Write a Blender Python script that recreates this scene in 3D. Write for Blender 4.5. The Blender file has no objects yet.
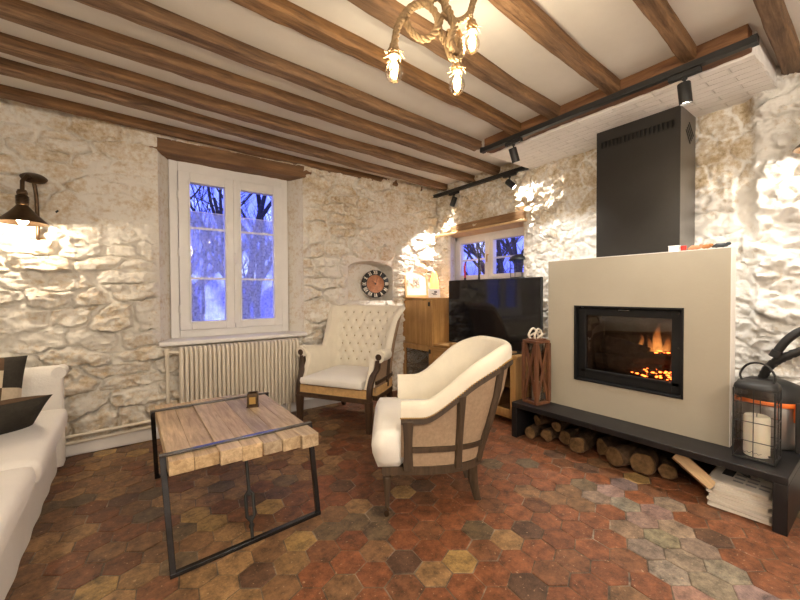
import bpy, bmesh, math, random
import numpy as np
from mathutils import Vector, Matrix
R = math.radians
PI = math.pi
rng = random.Random(7)
sc = bpy.context.scene
col = bpy.context.collection

# ------------------------------------------------------------------ materials
def new_mat(name):
    m = bpy.data.materials.new(name); m.use_nodes = True
    nt = m.node_tree
    return m, nt, nt.nodes, nt.links, nt.nodes['Principled BSDF']

def mat(name, c, rough=.6, metal=0., var=.0, scale=8., bump=0., bscale=60., spec=.5, c2=None, stretch=None, sheen=0):
    """principled with optional noise colour variation and bump"""
    m, nt, N, L, P = new_mat(name)
    P.inputs['Roughness'].default_value = rough; P.inputs['Metallic'].default_value = metal
    P.inputs['Specular IOR Level'].default_value = spec
    if sheen: P.inputs['Sheen Weight'].default_value = sheen
    tc = N.new('ShaderNodeTexCoord'); mp = N.new('ShaderNodeMapping'); L.new(tc.outputs['Object'], mp.inputs['Vector'])
    if stretch: mp.inputs['Scale'].default_value = stretch
    oi = N.new('ShaderNodeObjectInfo'); ml = N.new('ShaderNodeMath'); ml.operation = 'MULTIPLY'; ml.inputs[1].default_value = 37.
    L.new(oi.outputs['Random'], ml.inputs[0]); cb = N.new('ShaderNodeCombineXYZ')
    for i in range(3): L.new(ml.outputs[0], cb.inputs[i])
    L.new(cb.outputs[0], mp.inputs['Location'])
    if var or c2:
        n = N.new('ShaderNodeTexNoise'); n.inputs['Scale'].default_value = scale; n.inputs['Detail'].default_value = 6; n.inputs['Roughness'].default_value = .65
        L.new(mp.outputs[0], n.inputs['Vector'])
        r = N.new('ShaderNodeValToRGB'); r.color_ramp.elements[0].position = .32; r.color_ramp.elements[1].position = .68
        a = [max(0, x*(1-var)) for x in c]; b = [min(1, x*(1+var)) for x in c] if not c2 else c2
        r.color_ramp.elements[0].color = (*a, 1); r.color_ramp.elements[1].color = (*b, 1)
        L.new(n.outputs['Fac'], r.inputs[0]); L.new(r.outputs[0], P.inputs['Base Color'])
    else: P.inputs['Base Color'].default_value = (*c, 1)
    if bump:
        n2 = N.new('ShaderNodeTexNoise'); n2.inputs['Scale'].default_value = bscale; n2.inputs['Detail'].default_value = 5
        L.new(mp.outputs[0], n2.inputs['Vector']); b_ = N.new('ShaderNodeBump'); b_.inputs['Strength'].default_value = bump; b_.inputs['Distance'].default_value = .01
        L.new(n2.outputs['Fac'], b_.inputs['Height']); L.new(b_.outputs[0], P.inputs['Normal'])
    return m

def emis(name, c, s):
    m, nt, N, L, P = new_mat(name)
    P.inputs['Base Color'].default_value = (*c, 1); P.inputs['Emission Color'].default_value = (*c, 1); P.inputs['Emission Strength'].default_value = s
    return m

def glass_mat(name, tint=(1,1,1), gl=.06):
    m, nt, N, L, P = new_mat(name); N.remove(P)
    t = N.new('ShaderNodeBsdfTransparent'); t.inputs[0].default_value = (*tint, 1)
    g = N.new('ShaderNodeBsdfGlossy'); g.inputs['Roughness'].default_value = .02
    lw = N.new('ShaderNodeLayerWeight'); lw.inputs['Blend'].default_value = .25
    mm = N.new('ShaderNodeMath'); mm.operation = 'MULTIPLY_ADD'; mm.inputs[1].default_value = .5; mm.inputs[2].default_value = gl
    L.new(lw.outputs['Fresnel'], mm.inputs[0])
    mx = N.new('ShaderNodeMixShader'); L.new(mm.outputs[0], mx.inputs[0]); L.new(t.outputs[0], mx.inputs[1]); L.new(g.outputs[0], mx.inputs[2])
    L.new(mx.outputs[0], N['Material Output'].inputs[0])
    return m

def wood(name, dark, light, axis='X', rough=.6, scale=1., bump=.35, rvar=0., under_tint=0.):
    m, nt, N, L, P = new_mat(name)
    P.inputs['Roughness'].default_value = rough
    tc = N.new('ShaderNodeTexCoord'); mp = N.new('ShaderNodeMapping'); L.new(tc.outputs['Object'], mp.inputs['Vector'])
    oi = N.new('ShaderNodeObjectInfo'); ml = N.new('ShaderNodeMath'); ml.operation = 'MULTIPLY'; ml.inputs[1].default_value = 23.
    L.new(oi.outputs['Random'], ml.inputs[0]); cb = N.new('ShaderNodeCombineXYZ')
    for i in range(3): L.new(ml.outputs[0], cb.inputs[i])
    L.new(cb.outputs[0], mp.inputs['Location'])
    s = [14*scale]*3; s['XYZ'.index(axis)] = 1.1*scale; mp.inputs['Scale'].default_value = s
    n = N.new('ShaderNodeTexNoise'); n.inputs['Scale'].default_value = 2.2; n.inputs['Detail'].default_value = 9; n.inputs['Roughness'].default_value = .7; n.inputs['Distortion'].default_value = .6
    L.new(mp.outputs[0], n.inputs['Vector'])
    r = N.new('ShaderNodeValToRGB'); e = r.color_ramp.elements
    e[0].position = .3; e[1].position = .72; e[0].color = (*dark, 1); e[1].color = (*light, 1)
    L.new(n.outputs['Fac'], r.inputs[0])
    n3 = N.new('ShaderNodeTexNoise'); n3.inputs['Scale'].default_value = 3.; n3.inputs['Detail'].default_value = 4
    L.new(tc.outputs['Object'], n3.inputs['Vector'])
    mix = N.new('ShaderNodeMix'); mix.data_type = 'RGBA'; mix.blend_type = 'MULTIPLY'; mix.inputs[0].default_value = .55
    r3 = N.new('ShaderNodeValToRGB'); r3.color_ramp.elements[0].position = .3; r3.color_ramp.elements[0].color = (.45,.4,.36,1); r3.color_ramp.elements[1].position = .6; r3.color_ramp.elements[1].color = (1,1,1,1)
    L.new(n3.outputs['Fac'], r3.inputs[0]); L.new(r.outputs[0], mix.inputs[6]); L.new(r3.outputs[0], mix.inputs[7])
    src = mix.outputs[2]
    if under_tint:        # paler tint on downward-facing surfaces, broken up by the grain noise
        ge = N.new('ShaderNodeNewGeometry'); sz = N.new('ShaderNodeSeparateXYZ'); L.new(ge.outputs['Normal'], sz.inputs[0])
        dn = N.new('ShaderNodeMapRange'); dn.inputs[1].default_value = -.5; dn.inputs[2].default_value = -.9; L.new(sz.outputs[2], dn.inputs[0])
        wr = N.new('ShaderNodeMapRange'); wr.inputs[1].default_value = .35; wr.inputs[2].default_value = .65; wr.inputs[4].default_value = under_tint; L.new(n.outputs['Fac'], wr.inputs[0])
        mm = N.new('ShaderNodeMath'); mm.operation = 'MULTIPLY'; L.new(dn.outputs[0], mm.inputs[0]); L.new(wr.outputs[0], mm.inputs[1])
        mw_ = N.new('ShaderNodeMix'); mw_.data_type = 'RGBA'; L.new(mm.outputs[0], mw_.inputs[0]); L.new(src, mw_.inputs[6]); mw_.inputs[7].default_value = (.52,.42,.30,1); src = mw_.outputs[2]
    hs = N.new('ShaderNodeHueSaturation'); L.new(src, hs.inputs['Color']); L.new(hs.outputs[0], P.inputs['Base Color'])
    for nm, lo, hi, mul in (('Value', 1-rvar, 1+rvar, 1.), ('Saturation', 1-rvar*.8, 1+rvar*.3, 7.3)):
        fr = N.new('ShaderNodeMath'); fr.operation = 'MULTIPLY'; fr.inputs[1].default_value = mul; L.new(oi.outputs['Random'], fr.inputs[0])
        f2 = N.new('ShaderNodeMath'); f2.operation = 'FRACT'; L.new(fr.outputs[0], f2.inputs[0])
        mr = N.new('ShaderNodeMapRange'); mr.inputs[3].default_value = lo; mr.inputs[4].default_value = hi; L.new(f2.outputs[0], mr.inputs[0]); L.new(mr.outputs[0], hs.inputs[nm])
    b_ = N.new('ShaderNodeBump'); b_.inputs['Strength'].default_value = bump; b_.inputs['Distance'].default_value = .008
    L.new(n.outputs['Fac'], b_.inputs['Height']); L.new(b_.outputs[0], P.inputs['Normal'])
    return m

def stone_wall_mat(name, white, tan, stain):
    m, nt, N, L, P = new_mat(name); P.inputs['Roughness'].default_value = .9; P.inputs['Specular IOR Level'].default_value = .15
    at = N.new('ShaderNodeAttribute'); at.attribute_name = 'tan'
    tc = N.new('ShaderNodeTexCoord')
    n = N.new('ShaderNodeTexNoise'); n.inputs['Scale'].default_value = 7; n.inputs['Detail'].default_value = 8; n.inputs['Roughness'].default_value = .7
    L.new(tc.outputs['Object'], n.inputs['Vector'])
    ad = N.new('ShaderNodeMath'); ad.operation = 'MULTIPLY_ADD'; ad.inputs[1].default_value = 1.5; L.new(n.outputs['Fac'], ad.inputs[0])
    sb = N.new('ShaderNodeMath'); sb.operation = 'SUBTRACT'; L.new(at.outputs['Fac'], sb.inputs[0]); sb.inputs[1].default_value = .75
    L.new(sb.outputs[0], ad.inputs[2])
    r = N.new('ShaderNodeValToRGB'); e = r.color_ramp.elements
    e[0].position = .15; e[0].color = (*white, 1); e[1].position = 1.; e[1].color = (*stain, 1)
    k = e.new(.6); k.color = (*tan, 1)
    nf = N.new('ShaderNodeTexNoise'); nf.inputs['Scale'].default_value = 34; nf.inputs['Detail'].default_value = 6; nf.inputs['Roughness'].default_value = .7
    L.new(tc.outputs['Object'], nf.inputs['Vector'])
    a2 = N.new('ShaderNodeMath'); a2.operation = 'MULTIPLY_ADD'; a2.inputs[1].default_value = 1.5; L.new(nf.outputs['Fac'], a2.inputs[0]); L.new(ad.outputs[0], a2.inputs[2])
    a3 = N.new('ShaderNodeMath'); a3.operation = 'SUBTRACT'; a3.inputs[1].default_value = .84; L.new(a2.outputs[0], a3.inputs[0])
    L.new(a3.outputs[0], r.inputs[0]); L.new(r.outputs[0], P.inputs['Base Color'])
    n2 = N.new('ShaderNodeTexNoise'); n2.inputs['Scale'].default_value = 42; n2.inputs['Detail'].default_value = 9; n2.inputs['Roughness'].default_value = .75
    L.new(tc.outputs['Object'], n2.inputs['Vector'])
    b_ = N.new('ShaderNodeBump'); b_.inputs['Strength'].default_value = .8; b_.inputs['Distance'].default_value = .018
    L.new(n2.outputs['Fac'], b_.inputs['Height']); L.new(b_.outputs[0], P.inputs['Normal'])
    return m

M = {}
M['wall_window'] = stone_wall_mat('whitewashed_coursed_stone', (.82,.775,.70), (.62,.49,.33), (.34,.23,.12))
M['wall_hearth'] = stone_wall_mat('whitewashed_rubble_stone', (.86,.83,.78), (.60,.49,.34), (.34,.25,.14))
M['plaster'] = mat('white_plaster', (.78,.75,.70), .9, var=.05, scale=3, bump=.2, bscale=20, spec=.2)
M['ceiling'] = mat('ceiling_plaster', (.70,.675,.63), .9, var=.05, scale=2.5, bump=.12, bscale=14, spec=.2)
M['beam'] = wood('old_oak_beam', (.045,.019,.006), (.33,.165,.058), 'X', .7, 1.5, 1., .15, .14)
M['beam_y'] = wood('old_oak_trimmer', (.07,.025,.008), (.26,.12,.045), 'Y', .7, 1., .6)
M['lintel'] = wood('oak_lintel', (.16,.08,.03), (.42,.25,.12), 'Y', .6, 1., .3)
M['lintel_x'] = wood('oak_lintel_dark', (.10,.045,.015), (.30,.16,.07), 'X', .7, 1., .4)
M['oak'] = wood('golden_oak', (.38,.19,.06), (.64,.38,.14), 'Z', .45, .8, .12)
M['oak_y'] = wood('golden_oak_rails', (.38,.19,.06), (.64,.38,.14), 'Y', .45, .8, .12)
M['plank'] = wood('reclaimed_plank', (.32,.20,.10), (.76,.58,.35), 'Y', .42, 1.6, .5, .22)
M['chairwood'] = wood('weathered_chair_wood', (.032,.020,.011), (.115,.074,.043), 'Z', .55, 1.2, .25)
M['darkwood'] = wood('dark_stained_wood', (.035,.018,.01), (.10,.055,.03), 'Z', .45, 1.2, .2)
M['lanternwood'] = wood('red_brown_lantern_wood', (.09,.03,.012), (.26,.11,.05), 'Z', .5, 1.5, .2)
M['palewood'] = mat('pale_pine', (.62,.42,.22), .6, var=.15, scale=10, stretch=(1,8,8))
M['black'] = mat('black_steel', (.018,.017,.016), .45, .3, var=.2, scale=12)
M['blackpaint'] = mat('matt_black_paint', (.012,.012,.012), .5)
M['steel'] = mat('dark_raw_steel', (.06,.06,.065), .22, .85, var=.3, scale=14)
M['strap'] = mat('polished_steel_strap', (.16,.16,.17), .16, .9, var=.2, scale=14)
M['hearthsteel'] = mat('black_hearth_steel', (.014,.013,.014), .42, .25, var=.35, scale=6)
M['stovesteel'] = mat('matt_stove_black', (.007,.007,.007), .55, spec=.3)
M['hood'] = mat('dark_grey_hood', (.026,.0235,.021), .40, .4, var=.12, scale=4)
M['hoodside'] = mat('brushed_hood_side', (.20,.19,.18), .34, .85, var=.1, scale=4)
M['bronze'] = mat('aged_bronze', (.09,.055,.03), .42, .8, var=.3, scale=20)
M['brass'] = mat('brass', (.55,.36,.12), .3, .9)
M['whitepaint'] = mat('white_gloss_paint', (.78,.76,.745), .4, var=.04, scale=5, spec=.4)
M['radiator'] = mat('cream_radiator_enamel', (.72,.65,.54), .35, var=.04, scale=6)
M['linen'] = mat('cream_linen', (.80,.74,.62), .9, var=.05, scale=9, bump=.25, bscale=220, spec=.2, sheen=.2)
M['linen_white'] = mat('white_cotton', (.84,.81,.75), .9, var=.03, scale=6, bump=.2, bscale=160, spec=.2, sheen=.2)
M['button'] = mat('tufting_button_cloth', (.42,.33,.20), .9)
M['burlap'] = mat('tan_burlap', (.40,.285,.19), .95, var=.14, scale=60, bump=.5, bscale=320, spec=.1)
M['webbing'] = mat('burlap_rail', (.60,.38,.17), .9, var=.15, scale=40, bump=.4, bscale=250, spec=.1)
M['sofa'] = mat('white_sofa_cotton', (.83,.79,.74), .9, var=.03, scale=5, bump=.25, bscale=90, spec=.2, sheen=.2)
M['chimney_panel'] = mat('beige_render', (.40,.355,.275), .85, var=.03, scale=3, bump=.06, bscale=60, spec=.2)
M['panel_edge'] = mat('render_lit_edge', (.82,.79,.74), .85)  # whiter copy of the render; lamp light on the side edge is painted in
M['firebrick'] = mat('sooty_firebrick', (.10,.075,.055), .95, var=.4, scale=9, bump=.4, bscale=40)
M['glass'] = glass_mat('clear_glass', (1,1,1), .03)
M['fireglass'] = glass_mat('stove_glass', (.82,.80,.78), .05)
M['bulbglass'] = glass_mat('bulb_glass', (1,.96,.88), .05)
M['screen'] = mat('black_tv_screen', (.006,.006,.007), .07, spec=.6)
M['rope'] = mat('jute_rope', (.27,.18,.095), .95, var=.25, scale=60, bump=.5, bscale=240, spec=.1)
M['bark'] = mat('log_bark', (.075,.045,.026), .95, var=.6, scale=18, bump=.9, bscale=40, spec=.1)
M['logend'] = mat('sawn_log_end', (.15,.088,.04), .85, var=.5, scale=22, bump=.3, bscale=60, spec=.1)
M['wax'] = mat('ivory_wax', (.86,.80,.66), .5, spec=.3); M['wax'].node_tree.nodes['Principled BSDF'].inputs['Subsurface Weight'].default_value = .15
M['redwax'] = mat('red_wax', (.62,.03,.02), .45)
M['orange'] = mat('orange_plastic', (.85,.19,.03), .4)
M['paper'] = mat('newsprint', (.68,.62,.54), .9, var=.05, scale=8, spec=.1)
M['paperwhite'] = mat('white_paper', (.84,.82,.78), .8, spec=.2)
M['ink'] = mat('printing_ink', (.05,.05,.055), .9, spec=.1)
M['greyink'] = mat('grey_print', (.30,.29,.28), .9, spec=.1)
M['palepaint'] = mat('cream_clock_numeral', (.88,.80,.66), .7)
M['clockface'] = mat('rust_clock_face', (.42,.18,.09), .7, var=.3, scale=25)
M['patchdark'] = mat('charcoal_patchwork', (.050,.044,.036), .95, var=.15, scale=40, bump=.3, bscale=200, spec=.1)
M['patchbrown'] = mat('brown_patchwork', (.12,.075,.045), .95, var=.12, scale=40, bump=.3, bscale=200, spec=.1)
M['patchcream'] = mat('cream_patchwork', (.60,.50,.36), .95, var=.1, scale=40, bump=.3, bscale=200, spec=.1)
M['patchrust'] = mat('rust_patchwork', (.38,.17,.07), .95, var=.12, scale=40, bump=.3, bscale=200, spec=.1)
M['bluegrey'] = mat('dark_pewter', (.05,.055,.06), .4, .7)
M['canister'] = mat('galvanised_steel', (.42,.41,.40), .32, .85, var=.1, scale=6)
M['terracotta'] = mat('terracotta_clay', (.45,.20,.10), .8)
M['tree_bark'] = mat('winter_bark', (.045,.04,.04), .95)
M['snow'] = mat('frosty_ground', (.06,.07,.09), .9, var=.2, scale=1.5)
M['amber'] = emis('glowing_amber_glass', (1., .42, .08), 3.0)
M['fil'] = emis('warm_filament', (1., .66, .28), 30)
M['bulb_hot'] = emis('lit_lamp_bulb', (1., .70, .38), 60)
M['spot_hot'] = emis('lit_spot_lens', (1., .86, .68), 25)
M['ember'] = emis('glowing_ember', (1., .16, .025), 9)

# flame: tapering translucent emitter
def flame_mat():
    m, nt, N, L, P = new_mat('flame'); N.remove(P)
    tc = N.new('ShaderNodeTexCoord'); sp = N.new('ShaderNodeSeparateXYZ'); L.new(tc.outputs['Generated'], sp.inputs[0])
    r = N.new('ShaderNodeValToRGB'); e = r.color_ramp.elements
    e[0].position = 0; e[0].color = (1,.42,.10,1); e[1].position = 1; e[1].color = (.7,.12,.02,1); L.new(sp.outputs[2], r.inputs[0])
    n = N.new('ShaderNodeTexNoise'); n.inputs['Scale'].default_value = 40; L.new(tc.outputs['Object'], n.inputs['Vector'])
    r2 = N.new('ShaderNodeValToRGB'); r2.color_ramp.elements[0].color = (1,1,1,1); r2.color_ramp.elements[1].color = (.12,.12,.12,1); r2.color_ramp.elements[1].position = .95
    L.new(sp.outputs[2], r2.inputs[0])
    ml = N.new('ShaderNodeMath'); ml.operation = 'MULTIPLY'; L.new(r2.outputs[0], ml.inputs[0]); L.new(n.outputs['Fac'], ml.inputs[1])
    m2 = N.new('ShaderNodeMath'); m2.operation = 'MULTIPLY'; m2.inputs[1].default_value = 110; L.new(ml.outputs[0], m2.inputs[0])
    em = N.new('ShaderNodeEmission'); L.new(r.outputs[0], em.inputs[0]); L.new(m2.outputs[0], em.inputs[1])
    L.new(em.outputs[0], N['Material Output'].inputs['Volume'])
    return m
M['flame'] = flame_mat()

# lace voile
def lace_mat():
    m, nt, N, L, P = new_mat('lace_voile'); N.remove(P)
    tc = N.new('ShaderNodeTexCoord'); mp = N.new('ShaderNodeMapping'); L.new(tc.outputs['Object'], mp.inputs[0]); mp.inputs['Scale'].default_value = (1,1,1)
    v = N.new('ShaderNodeTexVoronoi'); v.feature = 'F1'; v.distance = 'CHEBYCHEV'; v.inputs['Scale'].default_value = 48; v.inputs['Randomness'].default_value = .55; L.new(mp.outputs[0], v.inputs['Vector'])
    r = N.new('ShaderNodeValToRGB'); r.color_ramp.elements[0].position = .38; r.color_ramp.elements[0].color = (.62,)*3+(1,); r.color_ramp.elements[1].position = .62; r.color_ramp.elements[1].color = (.36,)*3+(1,)
    L.new(v.outputs['Distance'], r.inputs[0])
    tl = N.new('ShaderNodeBsdfTranslucent'); tl.inputs[0].default_value = (.9,.9,.92,1)
    df = N.new('ShaderNodeBsdfDiffuse'); df.inputs[0].default_value = (.85,.85,.86,1)
    m1 = N.new('ShaderNodeMixShader'); m1.inputs[0].default_value = .16; L.new(tl.outputs[0], m1.inputs[1]); L.new(df.outputs[0], m1.inputs[2])
    t = N.new('ShaderNodeBsdfTransparent')
    mx = N.new('ShaderNodeMixShader'); L.new(r.outputs[0], mx.inputs[0]); L.new(t.outputs[0], mx.inputs[1]); L.new(m1.outputs[0], mx.inputs[2])
    L.new(mx.outputs[0], N['Material Output'].inputs[0])
    return m
M['lace'] = lace_mat()

def floor_mat():
    m, nt, N, L, P = new_mat('terracotta_tomettes'); P.inputs['Specular IOR Level'].default_value = .4
    at = N.new('ShaderNodeAttribute'); at.attribute_name = 'tile'
    tc = N.new('ShaderNodeTexCoord')
    n = N.new('ShaderNodeTexNoise'); n.inputs['Scale'].default_value = 16; n.inputs['Detail'].default_value = 10; n.inputs['Roughness'].default_value = .8; L.new(tc.outputs['Object'], n.inputs['Vector'])
    r = N.new('ShaderNodeValToRGB'); e = r.color_ramp.elements; e[0].position = .36; e[0].color = (.34,.33,.33,1); e[1].position = .64; e[1].color = (1.55,1.5,1.4,1)
    L.new(n.outputs['Fac'], r.inputs[0])
    mx = N.new('ShaderNodeMix'); mx.data_type = 'RGBA'; mx.blend_type = 'MULTIPLY'; mx.inputs[0].default_value = 1.; L.new(at.outputs['Color'], mx.inputs[6]); L.new(r.outputs[0], mx.inputs[7])
    v = N.new('ShaderNodeTexNoise'); v.inputs['Scale'].default_value = 75; v.inputs['Detail'].default_value = 2; L.new(tc.outputs['Object'], v.inputs['Vector'])
    r2 = N.new('ShaderNodeValToRGB'); r2.color_ramp.elements[0].position = .67; r2.color_ramp.elements[0].color = (0,0,0,1); r2.color_ramp.elements[1].position = .73; r2.color_ramp.elements[1].color = (.6,.6,.6,1)
    L.new(v.outputs['Fac'], r2.inputs[0])
    m2 = N.new('ShaderNodeMix'); m2.data_type = 'RGBA'; L.new(r2.outputs[0], m2.inputs[0]); L.new(mx.outputs[2], m2.inputs[6]); m2.inputs[7].default_value = (.55,.38,.24,1)
    L.new(m2.outputs[2], P.inputs['Base Color'])
    r3 = N.new('ShaderNodeValToRGB'); r3.color_ramp.elements[0].color = (.32,)*3+(1,); r3.color_ramp.elements[1].color = (.62,)*3+(1,); L.new(n.outputs['Fac'], r3.inputs[0]); L.new(r3.outputs[0], P.inputs['Roughness'])
    b_ = N.new('ShaderNodeBump'); b_.inputs['Strength'].default_value = .35; b_.inputs['Distance'].default_value = .006; L.new(n.outputs['Fac'], b_.inputs['Height']); L.new(b_.outputs[0], P.inputs['Normal'])
    return m
M['floor'] = floor_mat()
def brick_white():
    m, nt, N, L, P = new_mat('white_painted_brick'); P.inputs['Roughness'].default_value = .85; P.inputs['Base Color'].default_value = (.82,.79,.76,1)
    tc = N.new('ShaderNodeTexCoord'); mp = N.new('ShaderNodeMapping'); mp.inputs['Rotation'].default_value = (0,0,R(90)); L.new(tc.outputs['Object'], mp.inputs[0])
    b = N.new('ShaderNodeTexBrick'); b.inputs['Scale'].default_value = 1.; b.inputs['Brick Width'].default_value = .22; b.inputs['Row Height'].default_value = .062; b.inputs['Mortar Size'].default_value = .006; b.inputs['Mortar Smooth'].default_value = .9
    b.inputs['Color1'].default_value = (1,1,1,1); b.inputs['Color2'].default_value = (.9,.9,.9,1); b.inputs['Mortar'].default_value = (.2,.2,.2,1)
    L.new(mp.outputs[0], b.inputs['Vector'])
    n = N.new('ShaderNodeTexNoise'); n.inputs['Scale'].default_value = 18; n.inputs['Detail'].default_value = 6; L.new(tc.outputs['Object'], n.inputs['Vector'])
    a = N.new('ShaderNodeMath'); a.operation = 'MULTIPLY_ADD'; a.inputs[1].default_value = .8; L.new(n.outputs['Fac'], a.inputs[0]); L.new(b.outputs['Color'], a.inputs[2])
    bp = N.new('ShaderNodeBump'); bp.inputs['Strength'].default_value = .8; bp.inputs['Distance'].default_value = .012; L.new(a.outputs[0], bp.inputs['Height']); L.new(bp.outputs[0], P.inputs['Normal'])
    return m
M['brick'] = brick_white()

# ------------------------------------------------------------------ mesh builder
class MB:
    def __init__(s, off=(0,0,0)):
        s.bm = bmesh.new(); s.off = Vector(off)
    def v(s, p): return s.bm.verts.new(Vector(p) - s.off)
    def face(s, vs):
        try: return s.bm.faces.new(vs)
        except ValueError: return None
    def box(s, a, b, rot=None, piv=None):
        x0,y0,z0 = a; x1,y1,z1 = b
        pts = [(x0,y0,z0),(x1,y0,z0),(x1,y1,z0),(x0,y1,z0),(x0,y0,z1),(x1,y0,z1),(x1,y1,z1),(x0,y1,z1)]
        if rot is not None:
            pv = Vector(piv) if piv is not None else (Vector(a)+Vector(b))/2
            pts = [rot @ (Vector(p)-pv) + pv for p in pts]
        vs = [s.v(p) for p in pts]
        for f in ((0,3,2,1),(4,5,6,7),(0,1,5,4),(1,2,6,5),(2,3,7,6),(3,0,4,7)): s.face([vs[i] for i in f])
        return s
    def rings(s, rings, cap=True, closed=True, loop=False):
        vr = [[s.v(p) for p in r] for r in rings]
        n = len(vr[0]); k = len(vr)
        for i in range(k if loop else k-1):
            a, b = vr[i], vr[(i+1) % k]
            for j in range(n if closed else n-1):
                s.face([a[j], a[(j+1)%n], b[(j+1)%n], b[j]])
        if cap and closed and not loop:
            s.face(list(reversed(vr[0]))); s.face(vr[-1])
        return vr
    def tube(s, pts, rad, seg=10, cap=True, loop=False):
        pts = [Vector(p) for p in pts]; n = len(pts)
        rad = rad if hasattr(rad, '__len__') else [rad]*n
        rings = []; up = None
        for i in range(n):
            if loop: t = pts[(i+1)%n]-pts[i-1]
            else: t = pts[min(i+1,n-1)]-pts[max(i-1,0)]
            t.normalize()
            if up is None:
                up = Vector((0,0,1)) if abs(t.z) < .9 else Vector((1,0,0))
            a = (up - t*up.dot(t)).normalized(); up = a; b = t.cross(a)
            rings.append([pts[i]+(a*math.cos(2*PI*k/seg)+b*math.sin(2*PI*k/seg))*rad[i] for k in range(seg)])
        s.rings(rings, cap, True, loop); return s
    def bar(s, p, q, w, h, up=(0,0,1)):
        """rectangular bar from p to q, w across, h along up"""
        p, q = Vector(p), Vector(q); t = (q-p).normalized(); u = Vector(up); u = (u-t*u.dot(t)).normalized(); b = t.cross(u)
        r = [[c + b*sx*w/2 + u*sz*h/2 for sx,sz in ((-1,-1),(1,-1),(1,1),(-1,1))] for c in (p,q)]
        s.rings(r); return s
    def lathe(s, prof, c=(0,0,0), seg=28, axis=None):
        c = Vector(c); q = Vector((0,0,1)).rotation_difference(Vector(axis)) if axis is not None else None
        rings = []
        for r, z in prof:
            ring = []
            for k in range(seg):
                p = Vector((r*math.cos(2*PI*k/seg), r*math.sin(2*PI*k/seg), z))
                if q: p = q @ p
                ring.append(c+p)
            rings.append(ring)
        s.rings(rings); return s
    def ball(s, c, r, sc_=(1,1,1), seg=14):
        prof = [(max(1e-4, r*math.sin(PI*i/8)), -r*math.cos(PI*i/8)) for i in range(9)]
        rings = [[Vector(c)+Vector((a*math.cos(2*PI*k/seg)*sc_[0], a*math.sin(2*PI*k/seg)*sc_[1], z*sc_[2])) for k in range(seg)] for a,z in prof]
        s.rings(rings); return s
    def prism(s, poly, d, o=(0,0,0), ax=(1,0,0), ay=(0,0,1)):
        """polygon in plane (ax, ay) at o, extruded along ax x ay by d"""
        ax, ay, o = Vector(ax), Vector(ay), Vector(o); n = ax.cross(ay)
        r = [[o+ax*x+ay*y+n*k for x,y in poly] for k in (0, d)]
        s.rings(r); return s
    def build(s, name, m, parent=None, smooth=True, bevel=0, sub=0, angle=40, kind=None):
        bmesh.ops.recalc_face_normals(s.bm, faces=s.bm.faces)
        me = bpy.data.meshes.new(name); s.bm.to_mesh(me); s.bm.free()
        o = bpy.data.objects.new(name, me); col.objects.link(o); me.materials.append(m)
        if parent is not None: o.parent = parent
        elif s.off.length: o.location = s.off
        if bevel:
            b = o.modifiers.new('bevel', 'BEVEL'); b.width = bevel; b.segments = 2; b.limit_method = 'ANGLE'; b.angle_limit = R(50)
        if sub:
            b = o.modifiers.new('sub', 'SUBSURF'); b.levels = sub; b.render_levels = sub
        if smooth:
            me.polygons.foreach_set('use_smooth', [True]*len(me.polygons))
            if not sub: me.set_sharp_from_angle(angle=R(angle))
        if kind: o['kind'] = kind
        return o

def tag(o, label, cat, group=None, kind=None):
    o['label'] = label; o['category'] = cat
    if group: o['group'] = group
    if kind: o['kind'] = kind
    return o
def thing(name, label, cat, loc=(0,0,0), rot=(0,0,0), group=None):
    o = bpy.data.objects.new(name, None); col.objects.link(o); o.empty_display_size = .05
    o.location = loc; o.rotation_euler = rot if hasattr(rot, '__len__') else (0,0,rot)
    return tag(o, label, cat, group)
def dup(root, loc=None, rot=None, label=None):
    def cp(o, par):
        c = o.copy(); col.objects.link(c); c.parent = par
        for ch in list(o.children): cp(ch, c)
        return c
    r = cp(root, None)
    if loc is not None: r.location = loc
    if rot is not None: r.rotation_euler = rot if hasattr(rot, '__len__') else (0,0,rot)
    if label: r['label'] = label
    return r
def struct(o, label=None, cat=None):
    o['kind'] = 'structure'
    if label: o['label'] = label
    if cat: o['category'] = cat
    return o
def crom(pts, n=8, loop=False):
    pts = [Vector(p) for p in pts]; out = []; k = len(pts)
    for i in range(k if loop else k-1):
        if loop: p0,p1,p2,p3 = pts[i-1],pts[i],pts[(i+1)%k],pts[(i+2)%k]
        else: p0,p1,p2,p3 = pts[max(i-1,0)],pts[i],pts[i+1],pts[min(i+2,k-1)]
        for j in range(n):
            t = j/n
            out.append(.5*((2*p1)+(p2-p0)*t+(2*p0-5*p1+4*p2-p3)*t*t+(3*p1-p0-3*p2+p3)*t**3))
    if not loop: out.append(pts[-1])
    return out
def sstep(a, b, x):
    t = min(1, max(0, (x-a)/(b-a))); return t*t*(3-2*t)

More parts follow.
